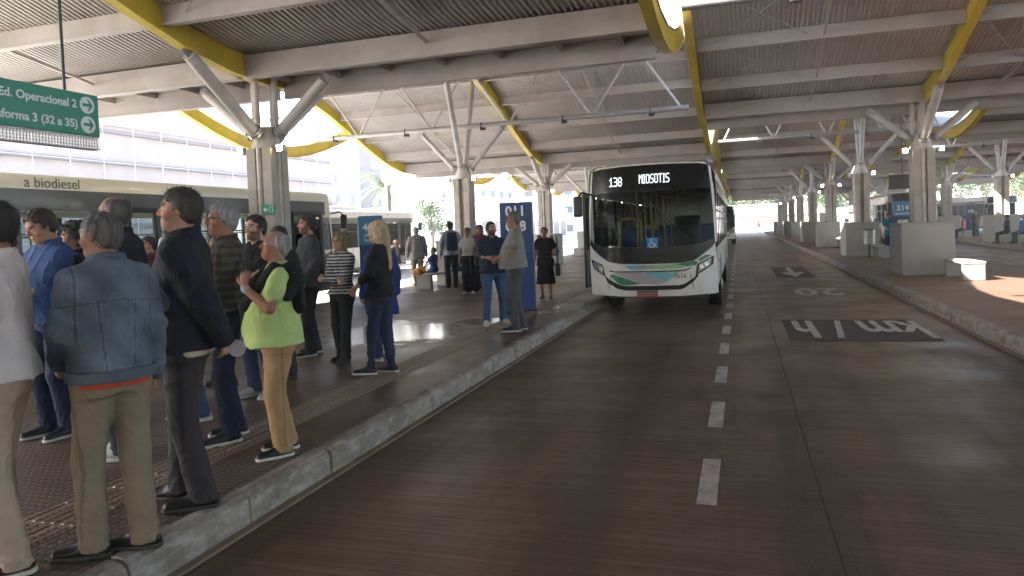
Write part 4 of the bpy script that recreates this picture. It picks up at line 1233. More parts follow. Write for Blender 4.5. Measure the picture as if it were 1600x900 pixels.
    if bot in ('trousers', 'jeans', 'skinny', 'wide', 'shorts'):
        G = Field(); rr = {'trousers': (.100, .077, .068, .070), 'jeans': (.097, .073, .060, .064), 'skinny': (.090, .062, .045, .044), 'wide': (.105, .085, .085, .10), 'shorts': (.1, .09, .09, .09)}[bot]
        ww = wide*(1.0 if not female else .97)
        G.stack([zp-.10, zp, zp+.07, zp+.12], np.array([.163, .172, .165, .158])*ww, np.array([.105, .118, .112, .106])+belly*.35, [hip, hip, hip, hip], [0, -.008, 0, belly*.2], .03,
                lambda x_, y_, z_, t: fa*.004*np.sin(55*z_+20*x_+seed)) if seat is None else G.cone((-.06, -.02, zp), (.06, -.02, zp), .12, .12, .04).cone((0, 0, zp), (0, 0, zp+.1), .13, .13, .05)
        for sd in (-1, 1):
            a, kn, an, _ = legs[sd]
            a2 = a+np.array([0, 0, .0])
            G.cone(a2, kn, rr[0]*ww, rr[1], .05, fold=legfold(kn[2], seed+sd))
            e = an+np.array([0, -.01, -.035])
            if bot == 'shorts': continue
            mid = kn*.45+e*.55
            G.cone(kn, mid, rr[1], rr[2]*1.02, .02, fold=legfold(kn[2], seed+sd+1)); G.cone(mid, e, rr[2]*1.02, rr[3], .02, fold=legfold(kn[2], seed*1.3+sd))
        G.add(lambda x_, y_, z_: z_-.040+0*x_+0*y_, (-1, -1, -.2), (1, 1, .05), .004, 's')
        pos, q = G.mesh(vox, None, 1)
        c = np.tile(np.array(bcol), (len(pos), 1))
        if bot == 'jeans': c *= (1+.35*np.clip(1-np.abs(np.abs(pos[:, 0])-.1)/.05, 0, 1)*np.clip(1-np.abs(pos[:, 2]-.65)/.22, 0, 1))[:, None]
        seam = (np.abs(pos[:, 1]) < .007) & (np.abs(pos[:, 0]) > .08) & (pos[:, 2] > .1); c[seam] *= .72
        grid_obj('trousers', pos, q, c, tm, p, s)
    elif bot in ('skirt', 'dress'):
        G = Field(); z1 = zp+.12 if bot == 'skirt' else 1.2
        zz = [.36, .55, .75, .93, 1.03]; G.stack(zz, [.235, .215, .195, .178, .145], [.20, .18, .15, .125, .11], [0]*5, [0, 0, -.005, -.005, 0], .03,
                                                lambda x_, y_, z_, t: .012*np.sin(9*np.arctan2(y_, x_)+seed)*np.clip((.95-z_)*1.6, 0, 1))
        pos, q = G.mesh(vox, None, 1); grid_obj('skirt', pos, q, np.array(bcol), M['fabric'], p, s)
    # ---------------------------------------------------------------- shoes
    for sd in (-1, 1):
        a, kn, an, ang = legs[sd]
        d = np.array([math.sin(R(ang)*sd), math.cos(R(ang)), 0]); base = an[2]-.085
        G = Field()
        o = np.array([an[0], an[1], base])
        G.cone(o-d*.045+(0, 0, .045), o+d*.03+(0, 0, .055), .040, .043, .03); G.cone(o+d*.02+(0, 0, .045), o+d*.165+(0, 0, .028), .044, .034, .03); G.cone(o+(0, 0, .06), o+(0, 0, .10), .045, .04, .02)
        G.add(lambda x_, y_, z_: z_-(base+.014)+0*x_+0*y_, o-.3, o+(.3, .3, .016), .004, 's')
        vs = .008 if near else min(vox, .014)
        pos, q = G.mesh(vs, None, 1); c = np.tile(np.array(shoe), (len(pos), 1))
        so = grid_obj('shoe', pos, q, c, M['leather'], p, s)
        G = Field(); G.cone(o-d*.048+(0, 0, .02), o+d*.06+(0, 0, .02), .044, .045, .03); G.cone(o+d*.05+(0, 0, .02), o+d*.168+(0, 0, .02), .047, .037, .03)
        G.add(lambda x_, y_, z_: z_-(base+.002)+0*x_+0*y_, o-.3, o+(.3, .3, .004), .003, 's'); G.add(lambda x_, y_, z_: (base+.026)-z_+0*x_+0*y_, o+(-.3, -.3, .02), o+(.3, .3, .3), .003, 's')
        pos, q = G.mesh(vs*.8, None, 0); grid_obj('sole', pos, q, np.array([1, 1, 1]), M['sole' if sole == 'white' else 'sole_dark'], so, s)
    # ---------------------------------------------------------------- tops
    def make_top(kind, col, nm, hemz, off, sleeve, paint=None, material=None, openf=False, collar=None):
        G = Field()
        def fold(x_, y_, z_, t): return -fa*(.012*(1-np.abs(nz(x_*.8, y_*.8, z_*.8))*2.2).clip(0, 1)**3-.003+.004*nz(x_, y_, z_)+.004*np.sin(38*z_+14*x_*np.sin(seed)+seed)*np.clip((1.2-z_)*3, .2, 1))
        zz = [hemz, max(hemz+.02, .93), 1.05, 1.2, 1.32, 1.412, 1.464, 1.502]
        if zz[1] >= 1.05: zz[1] = hemz+.01
        a = np.array([.196, .189, .166 if not female else .140, .165 if not female else .152, .176, .166, .128, .076])*wide+off*np.array([1,1,1,1,1,.8,.5,.3])
        if kind == 'denim': a[:2] -= .02
        a[:3] += .3*max(0, belly-.04)
        b = np.array([.140, .128, .110, .114 if not female else .120, .112, .092, .078, .064])+off*np.array([1,1,1,1,1,.8,.5,.3])+belly*np.array([.7, .85, 1, .65, .15, 0, 0, 0])
        b[:3] += .3*max(0, belly-.04)
        cy2 = np.array([.0, .0, .0, .004, -.004, -.015, -.022, -.026])+belly*.5*np.array([.7, .85, 1, .65, .15, 0, 0, 0])
        G.stack(zz if abs(dz) < 1e-6 else [v+dz for v in zz], a, b, [T(v)[0]+hip*max(0, 1-(v-.9)/.4) for v in zz], cy2+np.array([T(v)[1] for v in zz]), .03, fold)
        for sd in (-1, 1):
            s_, el, wr, hd, nm_, cu = arms[sd]
            def sf(x_, y_, z_, t, e=el, q_=seed+sd):
                dd = np.sqrt((x_-e[0])**2+(y_-e[1])**2+(z_-e[2])**2)
                return -fa*(.006*np.exp(-(dd/.09)**2)*np.sin(95*z_+40*y_+q_)+.005*nz(x_*1.3, y_*1.3, z_*1.3)+.003*np.sin(60*z_+30*x_+q_))
            G.cone(s_+np.array([-sd*.028, 0, -.035]), el if sleeve != 'short' else s_*.42+el*.58, .060+off*.7, .052+off if sleeve != 'short' else .066+off, .05, fold=sf)
            if sleeve == 'long': G.cone(el, wr-unit(wr-el)*.0, .053+off, .040+off*.8, .02, fold=sf)
            elif sleeve == 'half': G.cone(el, el*.55+wr*.45, .052+off, .046+off, .02, fold=sf)
        if collar: 
            for t in range(12):
                if openf and t in (2, 3, 4): continue
                t0, t1 = 2*math.pi*t/12, 2*math.pi*(t+1)/12; rx, ry = .072, .068
                c_ = at(0, -.026, 1.508 if kind in ('jacket', 'denim') else 1.50)
                G.cone(c_+(rx*math.cos(t0), ry*math.sin(t0), -.012*math.sin(t0)), c_+(rx*math.cos(t1), ry*math.sin(t1), -.012*math.sin(t1)), collar, collar, .012)
        G.ell(at(0, .05, 1.512), (.05, .055, .05), None, .012, 's')
        pos, q = G.mesh(vox, None, 1)
        c = np.tile(np.array(col), (len(pos), 1))
        if paint: c = paint(pos, c)
        return grid_obj(nm, pos, q, c, material or M['fabric'], p, s)
    hz = hem if hem is not None else .86
    def under(col, nm):
        G = Field(); G.stack([hz-.035, hz+.02, hz+.10], np.array([.176, .178, .172])*wide+.012, np.array([.122, .122, .118])+.016+belly*.8, [hip]*3, [belly*.4]*3, .02)
        pos, q = G.mesh(vox, None, 1); grid_obj(nm, pos, q, np.array(col), M['fabric'], p, s)
    if stripes:
        def pst(P, c): m = np.sin(P[:, 2]*2*math.pi/.042) > .35; c[m] = (.42, .42, .42); return c
    else: pst = None
    if top == 'tee': make_top('tee', tcol, 't_shirt', hz, .012, 'short', pst)
    elif top == 'longtee': make_top('longtee', tcol, 'sweater', hz, .014, 'long', pst)
    elif top == 'halftee': make_top('halftee', tcol, 'blouse', hz, .010, 'half', pst)
    elif top == 'polo': make_top('polo', tcol, 'polo_shirt', hz, .014, 'short', None, None, False, .011)
    elif top == 'shirt':
        def ps(P, c):
            front = (np.abs(P[:, 0]) < .012) & (P[:, 1] > .05); c[front] *= .85; return c
        make_top('shirt', tcol, 'shirt', hz, .018, 'long', ps, None, False, .012)
    elif top == 'check':
        def pc(P, c):
            u = np.sin(P[:, 0]*2*math.pi/.06)*.5+np.sin(P[:, 2]*2*math.pi/.06)*.5
            c *= (1+.45*np.sign(u)*np.clip(np.abs(u)*2, 0, 1))[:, None]; return c
        make_top('check', tcol, 'shirt', hz, .018, 'long', pc, None, False, .012)
    elif top == 'jacket':
        make_top('jacket', tcol, 'jacket', hz, .030, 'long', None, None, True, .014)
        if tie: under(tie, 'shirt')
    elif top == 'denim':
        def pd(P, c):
            X2, Y2, Z2 = P[:, 0], P[:, 1], P[:, 2]
            bk = Y2 < .03
            c *= (1+.30*np.sin(X2*23+Z2*9)*np.sin(Z2*15+X2*5))[:, None]
            def line(m, wd=.006):
                d = np.abs(m); c[(d < wd*.9) & bk] *= .68; c[(d >= wd) & (d < wd*2.0) & bk] *= 1.22
            line(Z2-(1.30-.10*np.abs(X2))); 
            for sd in (-1, 1):
                m = np.where((Z2 < 1.30) & (Z2 > .96), X2-sd*(.065+.06*(Z2-.96)), 9); line(m)
                m = np.where(Z2 > 1.1, X2-sd*.178*wide, 9); line(m)
            line(np.where(np.abs(X2) < .3, Z2-(hz+.055), 9)); 
            c[(Z2 < hz+.016)] *= .6; c[Z2 > 1.46] *= 1.12
            return c
        make_top('denim', tcol, 'jacket', hz, .026, 'long', pd, M['denim'], True, .017)
        under(tie or (.5, .06, .03), 't_shirt')
        if near:
            G = Field(); G.stack([hz-.004, hz+.05], [.172*wide+.040]*2, [.122+.040+belly*.8]*2, [T(hz)[0]]*2, [0, 0], .01)
            pos, q = G.mesh(vox*.8, None, 0); grid_obj('waistband', pos, q, np.array(tcol)*.85, M['denim'], p, s)
    elif top == 'dress':
        make_top('tee', tcol, 'dress', .80, .012, 'short')
    if glasses:
        g = MB()
        for sd in (-1, 1):
            pts = [Hh((sd*.033+.022*math.cos(t), .104-.006*abs(math.cos(t)), 1.647+.017*math.sin(t))) for t in [2*math.pi*i/14 for i in range(15)]]
            g.tube([Vector(v)*s for v in pts], .0022*s, 5)
            g.tube([Vector(Hh((sd*.055, .098, 1.652)))*s, Vector(Hh((sd*.079, .03, 1.652)))*s, Vector(Hh((sd*.080, -.02, 1.648)))*s], .0022*s, 5)
        g.tube([Vector(Hh((-.011, .108, 1.65)))*s, Vector(Hh((.011, .108, 1.65)))*s], .002*s, 5)
        g.build('glasses', M['black'], p)
    info = dict(obj=p, s=s, arms=arms, at=at, Hh=Hh, sh=sh, T=T, piv=piv)
    if extra: extra(info)
    return info

def world(info, v):
    o = info['obj']; c, s_ = math.cos(o.rotation_euler.z), math.sin(o.rotation_euler.z); v = np.array(v)*info['s']
    return Vector((o.location.x+c*v[0]-s_*v[1], o.location.y+s_*v[0]+c*v[1], o.location.z+v[2]))
# ------------------------------------------------------------------ the people
SK1, SK2, SK3 = (.37, .205, .14), (.28, .145, .095), (.43, .26, .19)
BLK, DBR, GRY, LGR = (.012, .010, .009), (.035, .02, .012), (.13, .125, .12), (.24, .235, .23)
CROWD = 'people waiting on the crowded platform'
cross = dict(L={'w': (.10, .20, 1.12), 'h': (1, .1, .1), 'n': (0, -1, 0), 'p': (-1, -.2, -.8)}, Rr={'w': (-.10, .23, 1.08), 'h': (-1, .1, .15), 'n': (0, -1, 0), 'p': (1, -.2, -.8)})

person('person in a white long sleeved shirt and khaki trousers, cut off at the picture edge', -3.73, 2.80, 70, 1.93, skin=SK2, hcol=BLK, top='shirt', tcol=(.52, .46, .45), bcol=(.34, .255, .20), shoe=(.06, .018, .014), sole='white',
       feet=((-.11, -.05, 12), (.11, .06, 10)), hem=.90, seed=3, vox=.009, group=CROWD, belly=.03, Rr={'w': (.2, .25, 1.0)})
def cap(i):
    pass
person('person in a faded blue denim jacket and khaki trousers with back turned', -3.30, 3.10, 18, 1.86, skin=SK2, hair='crop', hcol=(.07, .066, .063), top='denim', tcol=(.088, .108, .142), tie=(.42, .06, .03), bcol=(.20, .155, .105), shoe=(.018, .015, .014),
       feet=((-.12, .03, 55), (.09, -.06, -45)), yaw=32, pitch=-4, hem=.90, seed=5, vox=.008, belly=.02, wide=.97, L={'w': (-.16, .24, .98), 'p': (-.2, -1, -.3)}, Rr={'w': (.225, .06, .89), 'p': (.25, -1, -.2)}, group=CROWD)
def navy_x(i):
    G = Field(); G.cone(i['at'](-.012, .085, 1.46), i['at'](-.012, .152, 1.18), .022, .016, .01)
    pos, q = G.mesh(.008, None, 1); grid_obj('shirt_front', pos, q, np.array((.5, .52, .58)), M['fabric'], i['obj'], i['s'])
pn = person('person in a long dark navy jacket standing in profile, one hand behind the back', -3.40, 3.78, 76, 2.02, skin=SK1, hair='short', hcol=(.03, .024, .02), top='jacket', tcol=(.013, .015, .024), tie=(.42, .35, .24), bcol=(.034, .028, .032), shoe=(.010, .010, .011),
       feet=((-.09, -.06, 8), (.10, .10, 12)), pitch=3, hem=.87, seed=8, vox=.008, wide=1.06, L={'w': (-.13, -.225, .90), 'p': (-1, -.6, .1), 'h': (.5, -.1, -.8), 'n': (.2, 1, 0)}, beard=((.05, .035, .03), .25), extra=navy_x, group=CROWD)
g = MB(); wv = world(pn, pn['arms'][-1][2]+pn['arms'][-1][3]*.085+np.array([.015, -.055, -.005]))
ca, sa = math.cos(.31), math.sin(.31)
g.tube([(-.006*-sa, -.006*ca, 0), (.006*-sa, .006*ca, 0)], .055, 28); g = g.build('hand_fan', M['mauve'], None, bevel=.002); g.location = wv
tag(g, 'small round pale hand fan held behind the navy jacket', 'hand fan')
person('person in a blue polo shirt looking down at the hands', -5.88, 4.92, 118, 2.03, skin=SK1, hair='thick', hcol=DBR, top='polo', tcol=(.030, .068, .18), bot='jeans', bcol=(.014, .02, .05), shoe=(.02, .022, .03), sole='white', hem=.88,
       pitch=-24, belly=.05, wide=1.05, seed=11, vox=.0095, L={'w': (-.02, .27, 1.07), 'h': (.8, .5, 0)}, Rr={'w': (.06, .29, 1.05), 'h': (-.8, .5, 0)}, group=CROWD)
person('person with dark curly hair and a black jacket behind the blue polo shirt', -6.05, 5.35, 85, 1.90, skin=SK2, hair='curly', hcol=BLK, top='jacket', tcol=(.02, .021, .028), bot='jeans', bcol=(.015, .02, .045), seed=13, vox=.011, sole='white', shoe=(.2, .2, .2), group=CROWD)
person('person with a bald crown and a dark jacket behind the denim jacket', -4.72, 4.55, 62, 2.07, skin=SK1, hair='balding', hcol=(.06, .055, .05), top='jacket', tcol=(.017, .018, .026), bot='trousers', bcol=(.02, .02, .03), seed=15, vox=.011, group=CROWD, shoe=(.25, .25, .25), sole='white')
person('person with brown hair half hidden behind the denim jacket', -6.2, 5.9, 95, 1.74, skin=SK1, hair='long', hcol=(.05, .03, .02), top='longtee', tcol=(.03, .03, .04), bot='jeans', bcol=(.02, .03, .06), seed=17, vox=.012, female=True, group=CROWD)
person('person with a short beard and slate grey top behind the navy jacket', -4.98, 5.62, 96, 2.02, skin=SK1, hair='short', hcol=DBR, beard=(BLK, .6), top='longtee', tcol=(.045, .048, .062), bot='jeans', bcol=(.03, .055, .11), seed=19, vox=.011, shoe=(.3, .3, .3), sole='white', group=CROWD)
person('grey haired person with glasses and a checked olive shirt', -4.15, 5.10, 98, 1.99, skin=SK2, hair='short', hcol=LGR, glasses=True, top='check', tcol=(.050, .045, .036), bot='jeans', bcol=(.011, .016, .036), shoe=(.02, .02, .022), sole='white',
       belly=.045, hem=.96, seed=21, vox=.009, L={'w': (.0, .25, 1.10), 'h': (.8, .4, 0), 'n': (0, -1, 0)}, Rr={'w': (-.03, .27, 1.12)}, feet=((-.10, .04, 12), (.11, -.04, 12)), group=CROWD)
person('bearded person in a black T-shirt with folded arms', -4.95, 6.6, 132, 1.94, skin=SK3, hair='short', hcol=BLK, beard=((.03, .018, .012), .7), top='tee', tcol=(.012, .012, .015), bot='jeans', bcol=(.03, .05, .10), shoe=(.3, .3, .3), sole='white', seed=23, vox=.010, group=CROWD, **cross)
person('person hidden behind the lime T-shirt with only dark hair showing', -5.3, 7.5, 40, 1.83, skin=SK1, hair='short', hcol=BLK, top='longtee', tcol=(.02, .02, .025), seed=25, vox=.014, group=CROWD)
def lime_x(i):
    at = i['at']; G = Field()
    sh = i['sh'][-1]
    G.cone(at(.05, -.12, 1.44), at(-.17, -.10, 1.43), .05, .065, .04); G.cone(at(-.17, -.10, 1.43), at(-.23, -.06, 1.25), .065, .05, .04); G.cone(at(-.16, .02, 1.46), at(-.10, .14, 1.30), .05, .05, .04)
    G.cone(at(-.10, .14, 1.30), at(-.03, .22, 1.18), .052, .045, .03); G.cone(at(-.03, .22, 1.18), at(.08, .225, 1.02), .045, .036, .03); G.cone(at(.10, -.10, 1.46), at(.12, .03, 1.46), .04, .04, .03); G.cone(at(-.18, -.13, 1.40), at(-.12, -.155, 1.15), .05, .06, .04)
    G.cone(at(.12, .03, 1.46), at(.06, .16, 1.34), .036, .036, .03); G.cone(at(.06, .16, 1.34), at(.02, .22, 1.16), .036, .04, .03)
    nz = noise3(77); G.ops = [((lambda f: (lambda a, b, c: f(a, b, c)-.008*nz(a, b, c)))(o[0]),)+o[1:] for o in G.ops]
    pos, q = G.mesh(.009, None, 1); grid_obj('jacket', pos, q, np.array((.012, .012, .014)), M['fabric'], i['obj'], i['s'])
    G = Field(); w_ = i['arms'][-1]; c0 = w_[2]-unit(w_[2]-w_[1])*.02; G.cone(c0, c0+unit(w_[2]-w_[1])*.012, .034, .034, .01); pos, q = G.mesh(.007, None, 1); grid_obj('wristwatch', pos, q, np.array((.3, .3, .3)), M['leather'], i['obj'], i['s'])
person('older balding person in a lime green T-shirt with a black jacket over the shoulder', -3.46, 4.82, 97, 1.74, skin=(.27, .135, .09), hair='balding', hcol=LGR, top='tee', tcol=(.38, .48, .18), bcol=(.31, .19, .10), shoe=(.014, .014, .015), sole='white',
       belly=.08, wide=1.16, hem=.87, seed=27, vox=.008, pitch=10, L={'w': (-.13, .235, 1.32), 'h': (.25, -.1, 1), 'n': (.9, -.5, 0), 'p': (-.5, -.35, -1), 'c': .35}, Rr={'w': (.37, .06, .92), 'p': (.8, -.8, 0)}, feet=((-.09, .02, 10), (.11, -.05, 14)), extra=lime_x, group=CROWD)
person('bearded person in a charcoal sweater and black trousers beside the striped top', -5.92, 9.05, 108, 2.0, skin=SK1, hair='thick', hcol=BLK, beard=(BLK, .65), top='longtee', tcol=(.05, .052, .056), bcol=(.013, .013, .015), shoe=(.02, .02, .02), sole='white',
       L={'w': (-.19, .13, .95), 'h': (.3, .2, -1)}, seed=29, vox=.012, feet=((-.10, .06, 10), (.12, -.08, 16)), group=CROWD, pitch=2)
person('person with short blonde hair, glasses and a black striped top', -5.14, 8.62, 140, 1.73, skin=SK3, hair='bob', hcol=(.20, .125, .06), glasses=True, top='longtee', stripes=True, tcol=(.022, .022, .026), bot='trousers', bcol=(.013, .013, .015), shoe=(.02, .02, .02),
       female=True, seed=31, vox=.011, feet=((-.09, .10, 5), (.09, -.05, 10)), hem=.92, **cross, group=CROWD)
person('person in a long royal blue cardigan behind the blonde one', -4.62, 8.75, 30, 1.74, skin=SK2, hair='short', hcol=BLK, top='jacket', tcol=(.016, .035, .13), bot='trousers', bcol=(.02, .03, .08), shoe=(.32, .30, .27), sole='white', female=True, hem=.62, seed=33, vox=.012, group=CROWD)
person('person with long straight blonde hair, black top and dark jeans', -4.16, 7.86, 68, 1.84, skin=SK3, hair='long', hcol=(.42, .31, .18), top='halftee', tcol=(.011, .011, .013), bot='skinny', bcol=(.017, .026, .055), shoe=(.016, .018, .026), sole='white', female=True,
       seed=35, vox=.0095, hem=.90, L={'w': (-.15, .24, 1.0), 'p': (-.5, -1, -.2), 'h': (.3, .5, -.8)}, feet=((-.08, .14, 8), (.09, -.06, 10)), pitch=-4, group=CROWD)
pv = person('bearded person in a navy T-shirt, jeans and white trainers holding a phone', -4.22, 12.22, -158, 1.84, skin=SK1, hair='crop', hcol=BLK, beard=(BLK, .8), top='tee', tcol=(.015, .022, .045), bot='jeans', bcol=(.045, .085, .16), shoe=(.5, .49, .46), sole='white',
       belly=.06, wide=1.12, hem=.88, seed=37, vox=.012, L={'w': (-.06, .30, 1.10), 'h': (.6, .7, .2)}, Rr={'w': (.08, .28, 1.12), 'h': (-.6, .7, .2)}, yaw=10, feet=((-.16, .0, 20), (.16, .02, 20)), group=CROWD)
def phone(info, sd, label):
    mb = MB(); mb.box(-.036, .036, -.005, .005, -.072, .072); o = mb.build('mobile_phone', M['black'], None, bevel=.004)
    mb = MB(); mb.box(-.032, .032, -.0065, -.0055, -.066, .066); mb.build('display', M['bus_grey'], o)
    a = info['arms'][sd]; o.location = world(info, a[2]+a[3]*.11+a[4]*.03); o.rotation_euler = (R(-50), 0, info['obj'].rotation_euler.z)
    tag(o, label, 'phone'); return o
phone(pv, -1, 'black phone in the hand of the bearded one in a navy T-shirt')
def lany(i):
    g = MB(); g.tube([Vector(i['at'](-.05, .10, 1.48))*i['s'], Vector(i['at'](-.02, .15, 1.30))*i['s'], Vector(i['at'](.02, .15, 1.30))*i['s'], Vector(i['at'](.05, .10, 1.48))*i['s']], .005, 5); g.build('lanyard', M['black'], i['obj'])
person('person in a grey polo shirt and grey trousers facing the bearded one', -3.56, 11.46, 88, 1.98, skin=SK2, hair='crop', hcol=(.09, .085, .08), glasses=True, top='polo', tcol=(.21, .20, .185), bcol=(.075, .078, .085), shoe=(.02, .025, .045), sole='white',
       belly=.07, hem=.92, seed=39, vox=.0115, L={'w': (-.08, .25, 1.06), 'h': (.5, .5, -.5)}, Rr={'w': (.1, .25, 1.08)}, extra=lany, feet=((-.09, .03, 6), (.10, -.06, 10)), group=CROWD)
pd_ = person('person in a long black dress looking at a phone near the bus', -4.5, 16.95, 172, 1.71, skin=SK1, hair='bun', hcol=BLK, top='dress', tcol=(.012, .012, .016), bot='dress', bcol=(.012, .012, .016), shoe=(.25, .14, .1), female=True, seed=41, vox=.016,
       L={'w': (-.2, .25, 1.05), 'h': (-.2, .9, .1)}, group=CROWD, wide=1.1)
phone(pd_, -1, 'black phone held by the one in the black dress')
mb = MB(); mb.box(-.17, .17, -.06, .06, -.32, 0); hb = mb.build('shoulder_bag', M['black'], None, bevel=.04); mb = MB(); mb.tube([(-.13, 0, -.02), (-.1, 0, .5), (0, 0, .62), (.1, 0, .5), (.13, 0, -.02)], .012, 6); mb.build('strap', M['black'], hb)
hb.location = world(pd_, (-.30, -.02, .86)); hb.rotation_euler.z = R(100); tag(hb, 'black shoulder bag on the one in the black dress', 'bag')
pb = person('person with a navy backpack seen from behind near the second column', -8.36, 20.4, 8, 2.02, skin=SK2, hair='crop', hcol=BLK, top='shirt', tcol=(.30, .33, .36), bcol=(.02, .02, .028), seed=43, vox=.018, yaw=-30, group=CROWD)
G = Field(); G.stack([-.26, -.22, 0, .18, .24], [.13, .15, .155, .14, .10], [.07, .09, .09, .075, .05], [0]*5, [0]*5, .02); pos, q = G.mesh(.016, None, 1)
bp_ = empty('backpack', 'navy backpack worn by the one near the second column', 'backpack', world(pb, (0, -.22, 1.22)), pb['obj'].rotation_euler.z); grid_obj('pack', pos, q, np.array((.018, .03, .065)), M['fabric'], bp_, 1.1)
mb = MB()
for sx in (-1, 1): mb.tube([(sx*.11, .06, .24), (sx*.13, .16, .30), (sx*.13, .30, .22), (sx*.14, .32, .0), (sx*.14, .10, -.15)], .018, 6)
mb.build('strap', M['black'], bp_)
pw = person('person in a white T-shirt with dark hair tied back and wide black trousers', -7.03, 18.4, 160, 1.79, skin=SK1, hair='bun', hcol=DBR, top='tee', tcol=(.50, .47, .44), bot='wide', bcol=(.016, .018, .026), shoe=(.6, .58, .55), sole='white', female=True, hem=1.0, seed=45, vox=.016, group=CROWD)
mb = MB(); mb.box(-.14, .14, -.06, .06, -.26, 0); hb = mb.build('shoulder_bag', M['black'], None, bevel=.04); mb = MB(); mb.tube([(-.1, 0, -.02), (-.02, .05, .55), (.02, -.05, .55), (.1, 0, -.02)], .014, 6); mb.build('strap', M['black'], hb)
hb.location = world(pw, (-.27, .02, .98)); hb.rotation_euler.z = R(80); tag(hb, 'black shoulder bag beside the white T-shirt', 'bag')
person('person in a maroon top behind the white T-shirt', -7.05, 19.4, 165, 1.86, skin=SK1, hair='long', hcol=DBR, top='tee', tcol=(.20, .045, .05), bot='wide', bcol=(.02, .02, .03), female=True, seed=47, vox=.018, group=CROWD)
# on and around the bench before the second column
pk = person('seated person in a blue patterned shirt on the concrete bench', -9.0, 20.55, 60, 1.45, skin=SK2, hair='short', hcol=BLK, top='tee', tcol=(.03, .06, .17), bot='jeans', bcol=(.03, .04, .07), seat=.62, feet=((-.09, .42, 5, .09), (.09, .42, 5, .09)), seed=49, vox=.018,
       L={'w': (-.08, .36, 1.05)}, Rr={'w': (.08, .36, 1.05)}, yaw=25, group=CROWD)
sb = empty('snack_bag', 'orange and yellow bag on the bench end beside the seated one', 'bag', (-9.12, 19.75, .69))
G = Field(); G.ell((0, 0, .10), (.20, .14, .11), None, .02); G.ell((.05, .02, .19), (.1, .07, .06), None, .05); pos, q = G.mesh(.014, None, 1)
cb_ = np.where((np.sin(pos[:, 0]*30+pos[:, 2]*20) > .2)[:, None], np.array((.62, .42, .08)), np.array((.55, .13, .03))); grid_obj('pack', pos, q, cb_, M['fabric'], sb, 1.0)
person('seated person in a teal shirt with head bowed toward the road', -8.62, 21.3, -60, 1.78, skin=SK2, hair='crop', hcol=(.08, .08, .08), top='shirt', tcol=(.06, .13, .16), bot='trousers', bcol=(.03, .03, .04), seat=.50, feet=((-.12, .42, 8, .085), (.12, .45, 8, .085)), seed=51, vox=.018, pitch=-22, lean=(0, .10),
       L={'w': (-.08, .36, .98)}, Rr={'w': (.1, .36, .98)}, group=CROWD)
person('person with brown hair and light jeans walking beyond the bench in sunlight', -11.7, 23.4, 30, 1.70, skin=SK1, hair='long', hcol=(.10, .045, .025), top='tee', tcol=(.03, .035, .06), bot='skinny', bcol=(.22, .32, .42), female=True, shoe=(.25, .1, .08), seed=53, vox=.018, z=0.01, feet=((-.08, -.15, 5), (.08, .18, 5)), group='people at the far edge')
person('person in a plaid grey shirt standing behind the bench with back turned', -10.0, 21.5, 8, 1.90, skin=SK1, hair='balding', hcol=(.2, .19, .18), top='check', tcol=(.20, .19, .19), bot='trousers', bcol=(.2, .18, .15), seed=55, vox=.016, wide=1.1, hem=.78, group='people at the far edge')
person('seated person in dark clothes on the bench before the third plinth', -8.5, 31.2, -70, 1.75, skin=SK2, hair='short', hcol=BLK, top='longtee', tcol=(.02, .03, .06), bcol=(.02, .03, .06), seat=.52, feet=((-.1, .42, 5, .085), (.1, .42, 5, .085)), seed=57, vox=.022, group='people at the far edge')
person('seated person in a pale top leaning forward by the third plinth', -8.0, 32.1, 70, 1.72, skin=SK1, hair='bun', hcol=BLK, top='longtee', tcol=(.4, .38, .36), bcol=(.03, .03, .04), seat=.52, feet=((-.1, .42, 5, .085), (.1, .42, 5, .085)), seed=59, vox=.022, lean=(0, .15), pitch=-20, group='people at the far edge')
# the islands at the right
pt_ = person('person in a teal T-shirt looking at a phone near the 314 totem', 5.62, 31.6, 178, 1.76, skin=SK3, hair='thick', hcol=(.05, .03, .02), top='tee', tcol=(.01, .24, .26), bot='jeans', bcol=(.018, .03, .075), seed=61, vox=.018, pitch=-25, L={'w': (-.05, .30, 1.08), 'h': (.5, .8, .1)}, Rr={'w': (.05, .30, 1.08), 'h': (-.5, .8, .1)}, hem=.84)
phone(pt_, 1, 'black phone held by the one in the teal T-shirt')
person('seated person in a pink top on the second island', 13.6, 52.6, 80, 1.7, skin=SK1, hair='bun', hcol=BLK, top='tee', tcol=(.55, .17, .17), bcol=(.03, .03, .04), seat=.55, feet=((-.1, .42, 5, .085), (.1, .42, 5, .085)), seed=63, vox=.03)
person('person in olive clothes standing under the 172 totem', 14.9, 54.9, 170, 1.7, skin=SK1, hair='short', hcol=BLK, top='tee', tcol=(.10, .09, .05), bcol=(.06, .055, .035), seed=65, vox=.03)
person('seated person with a grey cap and bright blue jacket on the second island', 13.2, 41.2, 60, 1.75, skin=SK1, hair='short', hcol=(.35, .34, .33), top='longtee', tcol=(.04, .17, .42), bcol=(.03, .04, .06), seat=.55, feet=((-.1, .42, 5, .085), (.1, .42, 5, .085)), seed=67, vox=.024)
person('seated person in black beside the bright blue jacket', 12.75, 42.0, 85, 1.75, skin=SK2, hair='short', hcol=BLK, top='longtee', tcol=(.015, .015, .02), bcol=(.02, .02, .03), seat=.55, feet=((-.1, .42, 5, .085), (.1, .42, 5, .085)), seed=69, vox=.024)
person('seated person in dark clothes beside the third plinth of the island', 5.35, 42.2, 60, 1.7, skin=SK2, hair='short', hcol=BLK, top='longtee', tcol=(.02, .02, .03), bcol=(.3, .3, .3), seat=.55, feet=((-.1, .42, 5, .085), (.1, .42, 5, .085)), seed=71, vox=.026)
